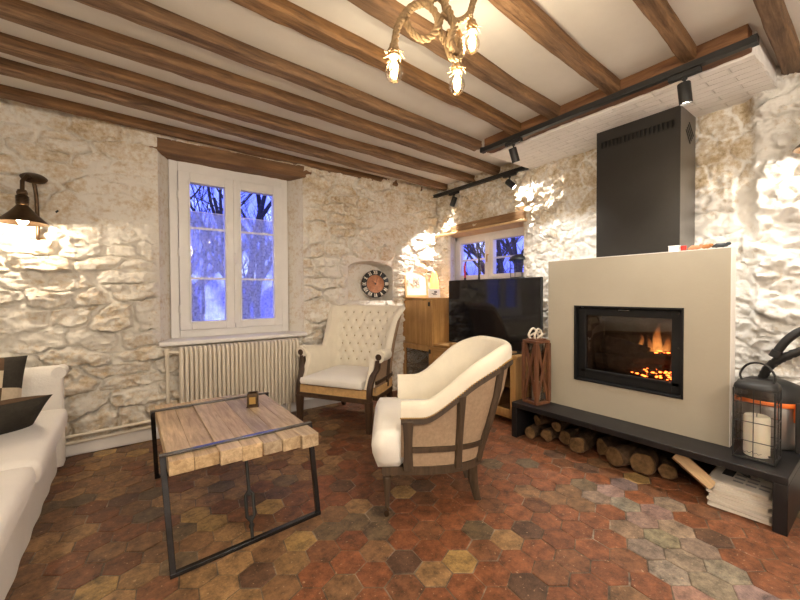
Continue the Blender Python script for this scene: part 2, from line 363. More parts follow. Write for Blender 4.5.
# ------------------------------------------------------------------ numpy noise
def vnoise(x, y, seed):
    t = np.random.RandomState(seed).rand(256,256)
    xi = np.floor(x).astype(int); yi = np.floor(y).astype(int); fx = x-xi; fy = y-yi
    fx = fx*fx*(3-2*fx); fy = fy*fy*(3-2*fy)
    g = lambda a,b: t[a % 256, b % 256]
    return (g(xi,yi)*(1-fx)+g(xi+1,yi)*fx)*(1-fy)+(g(xi,yi+1)*(1-fx)+g(xi+1,yi+1)*fx)*fy
def fbm(x, y, seed, oct=4, gain=.55):
    o = 0; a = 1; s = 0
    for i in range(oct):
        o = o+a*vnoise(x*2**i, y*2**i, seed+i); s += a; a *= gain
    return o/s
def worley(u, v, su, sv, ju, jv, seed, brick=True):
    rs = np.random.RandomState(seed); tx = rs.rand(128,128); ty = rs.rand(128,128); tr = rs.rand(128,128)
    q = v/sv; j0 = np.floor(q).astype(int)
    f1 = np.full(u.shape, 9.); f2 = f1.copy(); idr = np.zeros(u.shape)
    for dj in (-1,0,1):
        j = j0+dj
        sh = (j % 2)*.5 if brick else 0
        p = u/su+sh; i0 = np.floor(p).astype(int)
        for di in (-2,-1,0,1,2):
            i = i0+di
            cx = i+.5+(tx[i%128,j%128]-.5)*ju; cy = j+.5+(ty[i%128,j%128]-.5)*jv
            dx = (p-cx); dy = (q-cy)*.95
            d = np.sqrt((np.abs(dx)**2.4+np.abs(dy)**2.4))
            d = d**(2/2.4)
            up = d < f1
            f2 = np.where(up, f1, np.minimum(f2, d)); idr = np.where(up, tr[i%128,j%128], idr); f1 = np.where(up, d, f1)
    return f1, f2-f1, idr
def S(a, b, x):
    t = np.clip((x-a)/(b-a), 0, 1); return t*t*(3-2*t)

def heightfield(name, u0, u1, z0, z1, step, hfun, place, holes, m, extra=None):
    nu = int((u1-u0)/step)+1; nz = int((z1-z0)/step)+1
    U, Z = np.meshgrid(np.linspace(u0,u1,nu), np.linspace(z0,z1,nz))
    h, tan = hfun(U, Z)
    P = place(U, Z, h).reshape(-1,3)
    idx = np.arange(nu*nz).reshape(nz,nu)
    q = np.stack([idx[:-1,:-1], idx[:-1,1:], idx[1:,1:], idx[1:,:-1]], -1)
    uc = (U[:-1,:-1]+U[1:,1:])/2; zc = (Z[:-1,:-1]+Z[1:,1:])/2
    keep = np.ones(uc.shape, bool)
    for hole in holes: keep &= ~hole(uc, zc)
    q = q[keep].reshape(-1,4)
    verts = P.tolist(); faces = q.tolist(); tanl = tan.reshape(-1).tolist()
    if extra:
        for pts in extra:
            b = len(verts); verts += [list(p) for p in pts]; faces.append([b+i for i in range(len(pts))]); tanl += [.25]*len(pts)
    me = bpy.data.meshes.new(name); me.from_pydata(verts, [], faces)
    a = me.attributes.new('tan', 'FLOAT', 'POINT'); a.data.foreach_set('value', tanl)
    me.polygons.foreach_set('use_smooth', [True]*len(me.polygons)); me.set_sharp_from_angle(angle=R(70))
    me.materials.append(m)
    o = bpy.data.objects.new(name, me); col.objects.link(o); o['kind'] = 'structure'
    return o

WX, WY, CZ = 3.055, 3.40, 2.362          # fireplace wall plane, window wall plane, ceiling
LX, BY = -1.30, -2.0                     # wall behind the sofa, wall behind the viewer

# ------------------------------------------------------------------ window wall
def ridged(x, y, seed, oct=4):
    o = 0; a = 1; t = 0
    for i in range(oct): o = o+a*(1-np.abs(2*vnoise(x*2**i, y*2**i, seed+i)-1)); t += a; a *= .55
    return o/t
def h_win(U, Z):
    du = (fbm(U*3.1, Z*3.1, 5)-.5)*.16+(fbm(U*13, Z*13, 8)-.5)*.07; dz = (fbm(U*3.3+9, Z*3.3, 11)-.5)*.10+(fbm(U*12+3, Z*15, 14)-.5)*.055
    zz = Z+dz+.035*np.sin(Z*9+1.); uu = U+du
    f1, e, idr = worley(uu, zz, .31, .125, .95, .42, 3)
    body = S(.02, .15, e)
    rough = fbm(U*19, Z*26, 21, 4)-.5
    face = fbm(U*6+idr*40, Z*10+idr*13, 33, 3)-.5
    rid = ridged(U*7+idr*9, Z*17, 45)
    soft = .30+.70*S(.30, .58, fbm(U*1.7, Z*2.1, 77, 3))       # smeared plaster in places
    top = 1-.25*S(1.45, 1.70, Z)*(1-S(1.0,1.6,U))
    pit = ridged(U*15+4, Z*24, 145, 3)
    h = (body*(.026+.020*idr+.060*face)*soft+body*soft*(.034*(rid-.62)+.030*(pit-.6))+.026*rough*(.40+.60*body))*top*1.15
    nb = np.minimum(np.maximum(np.abs(U-.7825)-.5775, np.abs(Z-1.48)-.745), np.maximum(np.abs(U-2.12)-.285, np.abs(Z-1.235)-.215))
    h = np.minimum(np.clip(h, -.010, .075), .030+.045*S(.10,.20,Z))*S(-.01, .06, nb)
    tan = .10+body*(.02+.26*idr)*soft+.45*np.clip(.62-rid,0,1)*body+.30*np.clip(-rough,0,1)*body+.16*S(1.45,1.9,Z)
    tan += .18*S(.55,.15,Z)
    return h+.012, tan+.3*body*np.clip(.55-pit,0,1)
niche = lambda u,z: (u > 1.835) & (u < 2.405) & (z > 1.02) & (z < 1.36+.09*np.sqrt(np.clip(1-((u-2.12)/.29)**2, 0, 1)))
wx0, wx1, wz0, wz1 = .205, 1.36, .735, 2.205
winhole = lambda u,z: (u > wx0) & (u < wx1) & (z > wz0) & (z < wz1+.095)
yb = WY-.012; ex = []
# splayed window jambs, sill bed
ex += [[(wx0-.01,yb,wz0-.02),(.300,3.60,wz0-.02),(.300,3.60,wz1+.03),(wx0-.01,yb,wz1+.03)], [(wx1+.01,yb,wz0-.02),(1.262,3.60,wz0-.02),(1.262,3.60,wz1+.03),(wx1+.01,yb,wz1+.03)],
       [(wx0-.01,yb,wz0-.02),(wx1+.01,yb,wz0-.02),(1.275,3.60,wz0),(.285,3.60,wz0)]]
# niche lining
nz = [(1.835,1.02)]+[(1.835, 1.2)]+[(2.12-.285*math.cos(PI*i/12), 1.36+.09*math.sin(PI*i/12)) for i in range(13)]+[(2.405,1.2),(2.405,1.02)]
for i in range(len(nz)):
    a, b = nz[i], nz[(i+1)%len(nz)]
    ex.append([(a[0],yb+.004,a[1]),(b[0],yb+.004,b[1]),(2.12+(b[0]-2.12)*.9,3.58,1.02+(b[1]-1.02)*.95),(2.12+(a[0]-2.12)*.9,3.58,1.02+(a[1]-1.02)*.95)])
ex.append([(2.12+(a[0]-2.12)*.9,3.58,1.02+(a[1]-1.02)*.95) for a in nz])
def flange(pts, c, k, f):
    for i in range(len(pts)):
        a, b = pts[i], pts[(i+1)%len(pts)]; g = lambda p: (c[0]+(p[0]-c[0])*k, c[1]+(p[1]-c[1])*k)
        ex.append([f(a), f(b), f(g(b)), f(g(a))])
flange(nz, (2.12,1.22), 1.15, lambda p: (p[0],yb+.006,p[1]))
flange([(wx0,wz0),(wx1,wz0),(wx1,wz1+.1),(wx0,wz1+.1)], (.78,1.5), 1.04, lambda p: (p[0],yb+.006,p[1]))
heightfield('wall_back', LX-.02, WX+.03, -.02, CZ+.02, .0085, h_win, lambda U,Z,h: np.stack([U, WY-h, Z], -1), [winhole, niche], M['wall_window'], ex)

# ------------------------------------------------------------------ hearth wall
def h_hearth(U, Z):     # U runs along y
    du = (fbm(U*3+4, Z*3, 51)-.5)*.12+(fbm(U*14, Z*14, 58)-.5)*.05; dz = (fbm(U*3.4, Z*3.4+7, 61)-.5)*.12+(fbm(U*14+5, Z*14, 68)-.5)*.05
    f1, e, idr = worley(U+du, Z+dz, .19, .15, 1.0, .95, 13)
    fa, ea, ida = worley(U+du*1.2, Z+dz*1.3, .33, .16, .9, .6, 19)
    fb, eb, idb = worley(U+du, Z+dz, .105, .085, 1.0, 1.0, 29)
    p = S(.56, .50, U+(fbm(Z*4, Z*0, 4)-.5)*.05)        # rough pier on the right
    smal = S(1.55, 1.72, U)                              # small rubble beyond the hood
    body = S(.02,.14,e); ba = S(.02,.20,ea); bb = S(.02,.18,eb)
    rough = fbm(U*21, Z*23, 71, 4)-.5; face = fbm(U*8+idr*30, Z*9+idr*11, 83, 3)-.5
    rid = ridged(U*11, Z*15, 95)-.62
    upper = S(1.64, 1.80, Z)  # bare tan stone up here, partly darkened as painted shade above the wall lamp
    hm = body*(.014+.014*idr+.046*face+.024*rid)*(1-.5*upper)+.034*rough*(1-.2*upper)
    hs = bb*(.010+.026*idb+.044*face+.022*rid)+.030*rough
    hp = ba*(.022+.032*ida+.085*face+.045*rid)+.045*rough+.035
    h = (hm*(1-smal)+hs*smal)*(1-p)+hp*p+.028*(ridged(U*17, Z*20, 245, 3)-.6)
    nb = np.maximum(np.abs(U-2.6325)-.4975, np.abs(Z-1.495)-.28); h = h*S(-.01,.05,nb)
    pit = np.clip(-rid,0,1)
    tan = (.04+.10*idr*body+.5*pit)*(1-upper)+upper*(.50+.2*idr*body-.30*S(.14,.0,e)+.2*pit)
    tan = tan*(1-smal)+smal*(.16+.16*idb*bb+.6*pit+.25*upper)
    tan = tan*(1-p)+p*(.04+.35*pit+.10*S(.1,.6,fbm(U*5, Z*5, 3, 2)))
    return h+.008, tan
vy0, vy1, vz0, vz1 = 2.135, 3.13, 1.215, 1.775
win2hole = lambda u,z: (u > vy0) & (u < vy1) & (z > vz0) & (z < vz1)
xb = WX-.012
ex = [[(xb,vy0-.01,vz0-.01),(3.27,vy0+.03,vz0-.01),(3.27,vy0+.03,vz1+.02),(xb,vy0-.01,vz1+.02)], [(xb,vy1+.01,vz0-.01),(3.27,vy1+.12,vz0-.01),(3.27,vy1+.12,vz1+.02),(xb,vy1+.01,vz1+.02)],
      [(xb,vy0-.01,vz0-.01),(xb,vy1+.01,vz0-.01),(3.27,vy1+.12,vz0-.01),(3.27,vy0,vz0-.01)], [(xb,vy0-.01,vz1+.005),(xb,vy1+.01,vz1+.005),(3.27,vy1+.12,vz1+.005),(3.27,vy0,vz1+.005)]]
flange([(vy0,vz0),(vy1,vz0),(vy1,vz1),(vy0,vz1)], (2.63,1.5), 1.05, lambda p: (xb+.008,p[0],p[1]))
heightfield('wall_right', -.30, WY+.03, -.02, CZ+.02, .0085, h_hearth, lambda U,Z,h: np.stack([WX-h, U, Z], -1), [win2hole], M['wall_hearth'], ex)

# plain walls outside the frame, closing the room
def plain(name, a, b, m): return struct(MB().box(a, b).build(name, m, smooth=False))
plain('wall_left', (LX-.15, BY-.1, -.05), (LX, WY+.1, CZ+.15), M['plaster'])
plain('wall_front', (LX-.15, BY-.15, -.05), (WX+.2, BY, CZ+.15), M['plaster'])
plain('wall_right_rear', (WX-.02, BY-.1, -.05), (WX+.15, -.29, CZ+.15), M['plaster'])
plain('ceiling', (LX-.15, BY-.1, CZ), (WX+.15, WY+.35, CZ+.1), M['ceiling'])

# ------------------------------------------------------------------ floor of hexagonal tiles
def make_floor():
    r = np.random.RandomState(5)
    bmv, bmf, cols = [], [], []
    Rr = .0770; ang = R(-36.4); ca, sa = math.cos(ang), math.sin(ang)
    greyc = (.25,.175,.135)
    def zone(x, y):
        # (probabilities) red near the viewer and the hearth, tan and brown towards the window
        return sstep(-.2, 1.3, (x-.35)-.45*(y-1.7))
    for i in range(-60, 61):
        for j in range(-60, 61):
            lx = i*1.5*Rr; ly = (j+(i%2)*.5)*math.sqrt(3)*Rr
            cx = lx*ca-ly*sa+.9; cy = lx*sa+ly*ca+1.2
            if cx < LX-.1 or cx > WX+.1 or cy < BY-.1 or cy > WY+.1: continue
            z = zone(cx, cy); t = r.rand(); k = .86+.28*r.rand()
            red = (.205,.078,.037); rust = (.175,.078,.040); brown = (.195,.108,.056); tan_ = (.275,.165,.080); dark = (.120,.066,.042); yel = (.34,.22,.09); olive = (.135,.095,.058)
            if t < .04: c = yel
            elif t < .04+.55*z: c = red
            elif t < .04+.55*z+.22: c = rust
            elif t < .04+.55*z+.22+.30*(1-z)+.05: c = tan_
            elif t < .90: c = brown
            elif t < .95: c = dark
            else: c = olive
            # worn tiles before the hearth, greyed further by painted-in lamp light, ragged outline
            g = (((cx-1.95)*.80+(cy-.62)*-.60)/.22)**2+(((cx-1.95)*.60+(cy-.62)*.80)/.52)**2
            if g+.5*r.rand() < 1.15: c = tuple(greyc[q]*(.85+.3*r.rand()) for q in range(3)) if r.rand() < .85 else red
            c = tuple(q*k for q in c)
            b = len(bmv); dz = (r.rand()-.5)*.0022; tx, ty = (r.rand(2)-.5)*.012
            gap = .0018+.0022*r.rand()
            for (rad, zz) in ((Rr-gap-.003, 0.), (Rr-gap, -.0015), (Rr-gap, -.012)):
                for q in range(6):
                    a = ang+q*PI/3; jj = 1+(r.rand()-.5)*.05
                    px, py = math.cos(a)*rad*jj, math.sin(a)*rad*jj
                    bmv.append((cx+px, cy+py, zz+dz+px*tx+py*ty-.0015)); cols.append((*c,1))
            bmf.append([b+q for q in range(6)])
            for l in (0,1):
                for q in range(6): bmf.append([b+l*6+q, b+6+l*6+q, b+6+l*6+(q+1)%6, b+l*6+(q+1)%6])
    # grout bed
    n = 60; b = len(bmv)
    gx = np.linspace(LX-.1, WX+.2, n); gy = np.linspace(BY-.1, WY+.2, n)
    for y in gy:
        for x in gx:
            w = r.rand(); light = w > .80
            bmv.append((x, y, -.0045)); cols.append((.30,.25,.20,1) if light else (.115,.085,.06,1))
    for q in range(n-1):
        for p in range(n-1): bmf.append([b+q*n+p, b+q*n+p+1, b+(q+1)*n+p+1, b+(q+1)*n+p])
    me = bpy.data.meshes.new('floor'); me.from_pydata(bmv, [], bmf)
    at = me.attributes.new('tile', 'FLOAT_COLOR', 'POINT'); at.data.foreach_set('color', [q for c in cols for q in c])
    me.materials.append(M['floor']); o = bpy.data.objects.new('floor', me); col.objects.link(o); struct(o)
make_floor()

# ------------------------------------------------------------------ ceiling beams
def beam_mesh(length, w, d, seed, axis='x', seg=46, rough=.006):
    """hewn beam, local: runs 0..length, across -w/2..w/2, top at z=0, bottom -d"""
    rr = np.random.RandomState(seed); bm = MB()
    prof = []
    per = 5
    c = .012
    pts = [(-w/2,0),(-w/2,-d+c),(-w/2+c*.8,-d),(w/2-c*.8,-d),(w/2,-d+c),(w/2,0)]
    for a, b in zip(pts, pts[1:]):
        k = per if abs(a[0]-b[0])+abs(a[1]-b[1]) > .03 else 1
        for t in range(k): prof.append((a[0]+(b[0]-a[0])*t/k, a[1]+(b[1]-a[1])*t/k))
    prof.append(pts[-1])
    nrm = [(0,0)]*len(prof)
    rings = []
    wob = rr.rand(40)-.5
    for i in range(seg+1):
        s = length*i/seg
        ob = np.interp(s*2.2, np.arange(40), wob)*.028; wd = 1+np.interp(s*3.1+5, np.arange(40), wob)*.14
        ring = []
        for (x, z) in prof:
            f = min(1, -z/.02) if z > -.02 else 1
            ring.append((s, x*wd+ob+(rr.rand()-.5)*rough*f, z*(1+(wd-1)*.5)+(rr.rand()-.5)*rough*f))
        rings.append(ring)
    if axis == 'y': rings = [[(-y, x, z) for x,y,z in r] for r in rings]
    bm.rings(rings); return bm
joists = [(.245,.046,.075,'oak joist at the right end of the long black light track, last one crossing to the hearth wall'),
 (.583,.04,.068,'oak joist ending above the spotlight in front of the black hood'), (.925,.06,.085,'oak joist ending just left of the spotlight over the black hood'),
 (1.30,.058,.090,'oak joist passing directly above the rope pendant lamp'), (1.605,.062,.090,'oak joist just beyond the rope pendant lamp, seen above its lowest bulb'),
 (1.99,.058,.095,'oak joist ending at the far tip of the long black light track'), (2.303,.042,.105,'nearest oak joist that runs through to the short light track by the wall'),
 (2.645,.048,.10,'oak joist third from the window wall'), (2.97,.085,.085,'oak joist second from the window wall'), (3.285,.05,.075,'oak joist closest to the window wall, right before the lintel')]
for i, (y, slope, w, lab) in enumerate(joists):
    xe = 3.05 if (y > 2.2 or y < .5) else 2.40
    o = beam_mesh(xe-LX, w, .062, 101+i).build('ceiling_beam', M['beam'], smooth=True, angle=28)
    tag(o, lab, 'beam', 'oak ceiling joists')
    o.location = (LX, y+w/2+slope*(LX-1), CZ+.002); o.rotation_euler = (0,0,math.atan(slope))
tr = beam_mesh(2.04-.44, .085, .104, 300, 'y').build('ceiling_trimmer', M['beam_y'], angle=28); tr.location = (2.415, .44, CZ+.001)
tag(tr, 'dark oak trimmer beam running across the joist ends above the black track', 'beam')
# white painted brick soffit over the hearth
o = MB((2.70,1.2,2.26)).box((2.459,.425,2.247), (WX+.03,2.06,2.36)).build('white_brick_soffit', M['brick'], bevel=.006); struct(o, 'white painted brick soffit above the black hood', 'soffit')
o.name = 'trim_1'
# lintel over the window recess
bm = beam_mesh(1.30, .24, .10, 401, seg=24)
o = bm.build('window_lintel', M['lintel_x'], angle=28); o.location = (.14, 3.495, 2.302); tag(o, 'old oak lintel over the tall window recess', 'lintel')
struct(MB().box((wx0-.05,3.385,2.298),(wx1+.1,3.6,CZ+.01)).build('trim_2', M['plaster'], smooth=False), 'white plaster infill above the tall window lintel', 'plaster')

# ------------------------------------------------------------------ windows
def make_window_1():
    y0, y1 = 3.555, 3.62
    w = MB()
    X0, X1, Z0, Z1 = .288, 1.270, .737, 2.215
    # outer frame: stiles and rails
    for a, b in (((X0,y0,Z0),(X0+.062,y1,Z1)), ((X1-.062,y0,Z0),(X1,y1,Z1)), ((X0+.062,y0,Z1-.095),(X1-.062,y1,Z1)), ((X0+.062,y0,Z0),(X1-.062,y1,Z0+.065))): w.box(a, b)
    root = w.build('window_1', M['whitepaint'], bevel=.005, smooth=True); struct(root)
    for (a, b) in ((.352, .778), (.782, 1.206)):
        f = MB()
        gx0 = a+.085; gx1 = b-.075 if a < .5 else b-.078
        if a > .5: gx0 = a+.055
        z0, z1, g0, g1 = .802, 2.118, .872, 2.036
        yy0, yy1 = 3.535, 3.60
        f.box((a,yy0,z0),(gx0,yy1,z1)); f.box((gx1,yy0,z0),(b,yy1,z1)); f.box((gx0,yy0,z0),(gx1,yy1,g0)); f.box((gx0,yy0,g1),(gx1,yy1,z1))
        # bead around the glass
        for p, q in (((gx0-.016,yy0-.008,g0-.016),(gx0,yy0,g1+.016)), ((gx1,yy0-.008,g0-.016),(gx1+.016,yy0,g1+.016)), ((gx0,yy0-.008,g1),(gx1,yy0,g1+.016)), ((gx0,yy0-.008,g0-.016),(gx1,yy0,g0))): f.box(p, q)
        fo = f.build('casement', M['whitepaint'], root, bevel=.004)
        MB().box((gx0-.01,3.572,g0-.01),(gx1+.01,3.578,g1+.01)).build('pane', M['glass'], fo, smooth=False)
        bars = MB()
        for zb in (1.235, 1.66): bars.box((gx0,3.543,zb-.009),(gx1,3.553,zb+.009))
        bars.build('glazing_bar', M['whitepaint'], fo, smooth=False)
        # net curtain with soft folds on the lower three quarters
        n = 40; c = MB(); top = 1.80 if a < .5 else 1.79
        rows = [[(gx0+.004+(gx1-gx0-.008)*i/n, 3.558+.004*math.sin(i*1.1)+.002*math.sin(i*.37), z) for i in range(n+1)] for z in (g0+.004, top)]
        c.rings(rows, cap=False, closed=False); cu = c.build('net_curtain', M['lace'], fo)
        MB().tube([(gx0-.012,3.552,top),(gx1+.012,3.552,top)], .003, 8).build('curtain_rod', M['whitepaint'], fo)
    # espagnolette and its handle, hinges
    MB().box((.772,3.518,.84),(.792,3.538,2.09)).build('closing_strip', M['whitepaint'], root, bevel=.003)
    MB().tube([(.782,3.512,1.46),(.782,3.49,1.46),(.782,3.488,1.36)], .008, 8).build('handle', M['whitepaint'], root)
    for z in (.98, 1.45, 1.92): MB().tube([(.350,3.54,z-.03),(.350,3.54,z+.03)], .008, 8).build('hinge', M['whitepaint'], root)
    s = MB().box((.19,3.30,.705),(1.36,3.62,.738)).build('window_sill', M['whitepaint'], root, bevel=.008)
make_window_1()

def make_window_2():
    X0, X1 = 3.235, 3.29
    Y0, Y1, Z0, Z1 = 2.13, 3.24, 1.235, 1.775
    w = MB()
    for a, b in (((X0,Y0,Z0),(X1,Y0+.05,Z1)), ((X0,Y1-.05,Z0),(X1,Y1,Z1)), ((X0,Y0,Z1-.05),(X1,Y1,Z1)), ((X0,Y0,Z0),(X1,Y1,Z0+.03))): w.box(a, b)
    root = w.build('window_2', M['whitepaint'], bevel=.004); struct(root)
    for (a, b) in ((2.18, 2.70), (2.705, 3.19)):
        f = MB(); p0, p1 = X0-.015, X1-.01; g = .055
        z0, z1 = 1.262, 1.728
        f.box((p0,a,z0),(p1,a+g,z1)); f.box((p0,b-g,z0),(p1,b,z1)); f.box((p0,a+g,z1-.05),(p1,b-g,z1)); f.box((p0,a+g,z0),(p1,b-g,z0+.045))
        fo = f.build('casement', M['whitepaint'], root, bevel=.004)
        MB().box((3.250,a+g-.01,z0+.035),(3.256,b-g+.01,z1-.04)).build('pane', M['glass'], fo, smooth=False)
        MB().box((3.258,a+g,1.475),(3.274,b-g,1.495)).build('glazing_bar', M['whitepaint'], fo, smooth=False)
    MB().tube([(3.212,2.705,1.52),(3.19,2.705,1.52),(3.188,2.705,1.44)], .008, 8).build('handle', M['brass'], root)
    MB().box((3.03,2.13,1.215),(3.28,3.22,1.237)).build('window_sill', M['plaster'], root, bevel=.004)
make_window_2()
bm = beam_mesh(.97, .14, .082, 411, 'y', 16, .004); o = bm.build('window_lintel', M['lintel'], angle=28); o.location = (3.075, 2.10, 1.872); tag(o, 'short oak lintel beam above the small window behind the television', 'lintel')
o = MB((3.03,2.7,1.78)).box((2.99,2.09,1.768),(3.25,3.35,1.790)).build('lintel_board', M['palewood'], bevel=.003); tag(o, 'pale board lining the underside of the small window lintel', 'board')

# baseboard
struct(MB().box((LX,3.345,0),(1.9,3.40,.095)).build('baseboard_back', M['whitepaint'], bevel=.006))

# ------------------------------------------------------------------ outside: ground and winter trees
struct(MB().box((-14,3.9,-1.0),(22,30,-.9)).build('ground_outside', M['snow'], smooth=False), 'frosty garden ground outside the windows', 'ground')
struct(MB().box((3.6,-6,-1.0),(22,3.9,-.9)).build('ground_beside', M['snow'], smooth=False), 'frosty garden ground beside the house', 'ground')
def tree(x, y, h, seed, label):
    r = random.Random(seed); b = MB((x,y,-.9))
    def grow(p, d, ln, rad, lev):
        n = 5; pts = [Vector(p)]; dd = Vector(d)
        for i in range(n):
            dd = (dd+Vector((r.uniform(-.18,.18), r.uniform(-.18,.18), r.uniform(-.05,.12)))).normalized(); pts.append(pts[-1]+dd*ln/n)
        b.tube(pts, [rad*(1-.6*i/n) for i in range(n+1)], 6 if lev else 8)
        if lev < 4:
            for k in range(5 if lev == 0 else 4):
                t = r.uniform(.3, 1); q = pts[min(n, max(1, int(t*n)))]
                nd = (dd*.7+Vector((r.uniform(-1,1), r.uniform(-1,1), r.uniform(-.1,.8)))).normalized()
                grow(q, nd, ln*r.uniform(.45,.68), rad*.45, lev+1)
    grow((x,y,-.9), (0,0,1), h*.55, h*.013, 0)
    o = b.build('bare_tree', M['tree_bark']); tag(o, label, 'tree', 'bare trees outside the windows')
for k, (x, y, h, lab) in enumerate([(1.15,7.2,6.5,'bare tree outside the left casement of the tall window'),(2.0,8.4,8,'forked bare tree outside the tall window, between its casements'),(2.55,9.6,8.5,'thick bare tree outside the right casement of the tall window'),
        (3.0,11.5,9,'far bare tree at the right edge of the tall window view'),(7.2,5.6,7,'bare tree outside the right pane of the small window'),(8.2,6.0,8,'slim bare tree outside the small window, behind its right pane'),(8.4,7.7,8,'bare tree outside the left pane of the small window'),(10.2,7.2,9,'far bare tree seen through the small window')]):
    tree(x, y, h, 40+k, lab)

# ------------------------------------------------------------------ radiator and pipes
o = (.30, 3.29, 0)
rad = thing('radiator', 'cream ribbed column radiator under the tall window', 'radiator', (.78, 3.27, .12))
n = 29
for i in range(n):
    x = .312+.936*(i+.5)/n; w = .0132
    b = MB((.78,3.27,.12)); prof = [(3.222,.125),(3.215,.14),(3.215,.665),(3.225,.688),(3.25,.697),(3.29,.697),(3.31,.688),(3.32,.665),(3.32,.14),(3.313,.125)]
    b.rings([[(x+dx,3.2675+(y-3.2675)*k,.41+(z-.41)*(1-(1-k)*.2)) for y,z in prof] for dx,k in ((-w,.80),(-w*.75,.93),(-w*.3,1),(w*.3,1),(w*.75,.93),(w,.80))])
    for zz in (.17,.64): b.tube([(x-.0162,3.2675,zz),(x+.0162,3.2675,zz)], .024, 10)
    b.build('radiator_section', M['radiator'], rad, angle=50)
b = MB((.78,3.27,.12))
for x in (.40, 1.16): MB((.78,3.27,.12)).box((x-.012,3.25,0),(x+.012,3.28,.13)).build('foot', M['radiator'], rad)
b = MB((.78,3.27,.12)); b.tube([(.315,3.265,.655),(.27,3.28,.662),(.24,3.30,.655)], .013, 10); b.tube([(.24,3.30,.64),(.24,3.30,.69)], .019, 12); b.build('valve', M['radiator'], rad)
p = MB((.24,3.31,0)); p.tube([(.24,3.31,.64),(.24,3.31,.20),(.24,3.318,.16),(.20,3.322,.155),(LX,3.322,.118)], .012, 10)
o = p.build('heating_pipe', M['radiator']); tag(o, 'upper cream heating pipe rising to the radiator valve', 'pipe')
p = MB((.3,3.31,0)); p.tube([(1.20,3.325,.115),(.28,3.325,.115),(.1,3.325,.109),(LX,3.325,.066)], .012, 10)
o = p.build('heating_pipe', M['radiator']); tag(o, 'lower cream heating pipe running just above the baseboard', 'pipe')

# ------------------------------------------------------------------ coffee table
T = Vector((.425, 2.13, 0))
ct = thing('coffee_table', 'reclaimed plank coffee table on black steel strap frames', 'table', T)
r = random.Random(3)
xs = [.122,.212,.305,.392,.478,.56,.642,.722]
for i in range(7):
    y0 = 1.668+r.uniform(-.012,.012); y1 = 2.585+r.uniform(-.012,.012); dz = r.uniform(-.003,.003)
    y0 += .044-.075*(i/6); y1 += .045-.06*(i/6)
    b = MB(T); b.box((xs[i]+.0003,y0,.380+dz+r.uniform(-.010,.008)),(xs[i+1]-.0003,y1,.4385+dz)); b.build('plank', M['plank'], ct, bevel=.0025)
for k, (yf, yt) in enumerate(((1.668,1.775),(2.635,2.485))):
    f = MB(T); hh = .018
    up = Vector((0, yt-yf, .45)).normalized()
    A, B = (.128,yf,hh/2), (.750,yf+.045*(1-k),hh/2)
    At, Bt = (.106,yt,.443), (.735,yt,.443)
    f.bar((A[0]-.011,A[1],A[2]), (B[0]+.011,B[1],B[2]), .022, .018); f.bar(A, At, .022, .022, (1,0,0)); f.bar(B, Bt, .022, .022, (1,0,0))
    g_ = MB(T); g_.bar((At[0]-.011,yt,.4445), (Bt[0]+.011,yt,.4445), .024, .009); g_.build('steel_strap', M['strap'], ct, bevel=.001)
    f.build('steel_frame', M['steel'], ct, bevel=.002)
    # turnbuckle tie from tabletop to the floor bar
    q = MB(T); P0, P1 = Vector((.432, yt+.02*(1 if k==0 else -1), .378)), Vector((.432, (yf+yt)/2*.15+yf*.85+.02*(1-k), .020))
    L_ = lambda t: P0.lerp(P1, t)
    q.tube([L_(0), L_(.50)], .0075, 8); q.tube([L_(.76), L_(1)], .0075, 8); q.tube([L_(0), L_(.03)], .014, 10)
    for s in (-1,1): q.tube([L_(.48)+Vector((s*.002,0,0)), L_(.52)+Vector((s*.016,0,0)), L_(.76)+Vector((s*.016,0,0)), L_(.81)+Vector((s*.002,0,0))], .0075, 8)
    q.tube([L_(.49), L_(.53)], .008, 8); q.tube([L_(.76), L_(.80)], .008, 8)
    q.tube(crom([L_(.87)+Vector((.010*math.cos(a), 0, .010*math.sin(a))) for a in [PI*i/4 for i in range(8)]], 3, True), .003, 6, loop=True)
    q.build('turnbuckle', M['blackpaint'], ct, angle=50)
# tealight tin
tn = thing('tealight_holder', 'small dark bronze tealight holder on the coffee table', 'candle holder', (.588, 2.26, .4395), R(-20))
b = MB(); b.rings([[(sx*w,sy*w,z) for sx,sy in ((-1,-1),(1,-1),(1,1),(-1,1))] for w,z in ((.034,0),(.034,.004),(.030,.006),(.029,.075),(.026,.082),(.022,.082),(.022,.01))]); b.build('body', M['bronze'], tn, bevel=.003)
b = MB(); b.box((-.017,-.031,.02),(.017,-.029,.06)); b.build('front_plate', M['brass'], tn)
b = MB(); b.lathe([(.0,.01),(.018,.01),(.018,.05),(.0,.052)], seg=14); b.build('candle', M['wax'], tn)

# ------------------------------------------------------------------ wall sconce
sx, sy = -.478, 3.385
ss = thing('wall_lamp', 'black metal wall lamp with conical shade by the sofa', 'lamp', (sx, sy, 1.62))
O = (sx, sy, 1.62)
b = MB(O); b.lathe([(.001,0),(.058,0),(.058,.010),(.045,.020),(.020,.026),(.016,.04),(.001,.04)], (sx+.02,sy+.012,1.455), 24, (0,-1,0)); b.build('wall_plate', M['brass'], ss)
b = MB(O); b.tube(crom([(sx+.02,sy-.02,1.455),(sx+.02,sy-.055,1.470),(sx+.022,sy-.065,1.53),(sx+.018,sy-.065,1.72),(sx+.010,sy-.075,1.82),(sx+.006,sy-.10,1.840)],6), .011, 10); b.tube([(sx-.028,sy-.185,1.70),(sx-.026,sy-.185,1.80),(sx-.01,sy-.15,1.845),(sx+.006,sy-.10,1.840)], .011, 10); b.build('arm', M['bronze'], ss)
b = MB(O); b.lathe([(.001,-.010),(.060,-.010),(.066,0),(.055,.010),(.02,.016),(.001,.016)], (sx+.012,sy-.09,1.848), 26, (.15,-.75,1)); b.build('pulley_disc', M['bronze'], ss)
SC = Vector((sx-.028, sy-.185, 1.545))
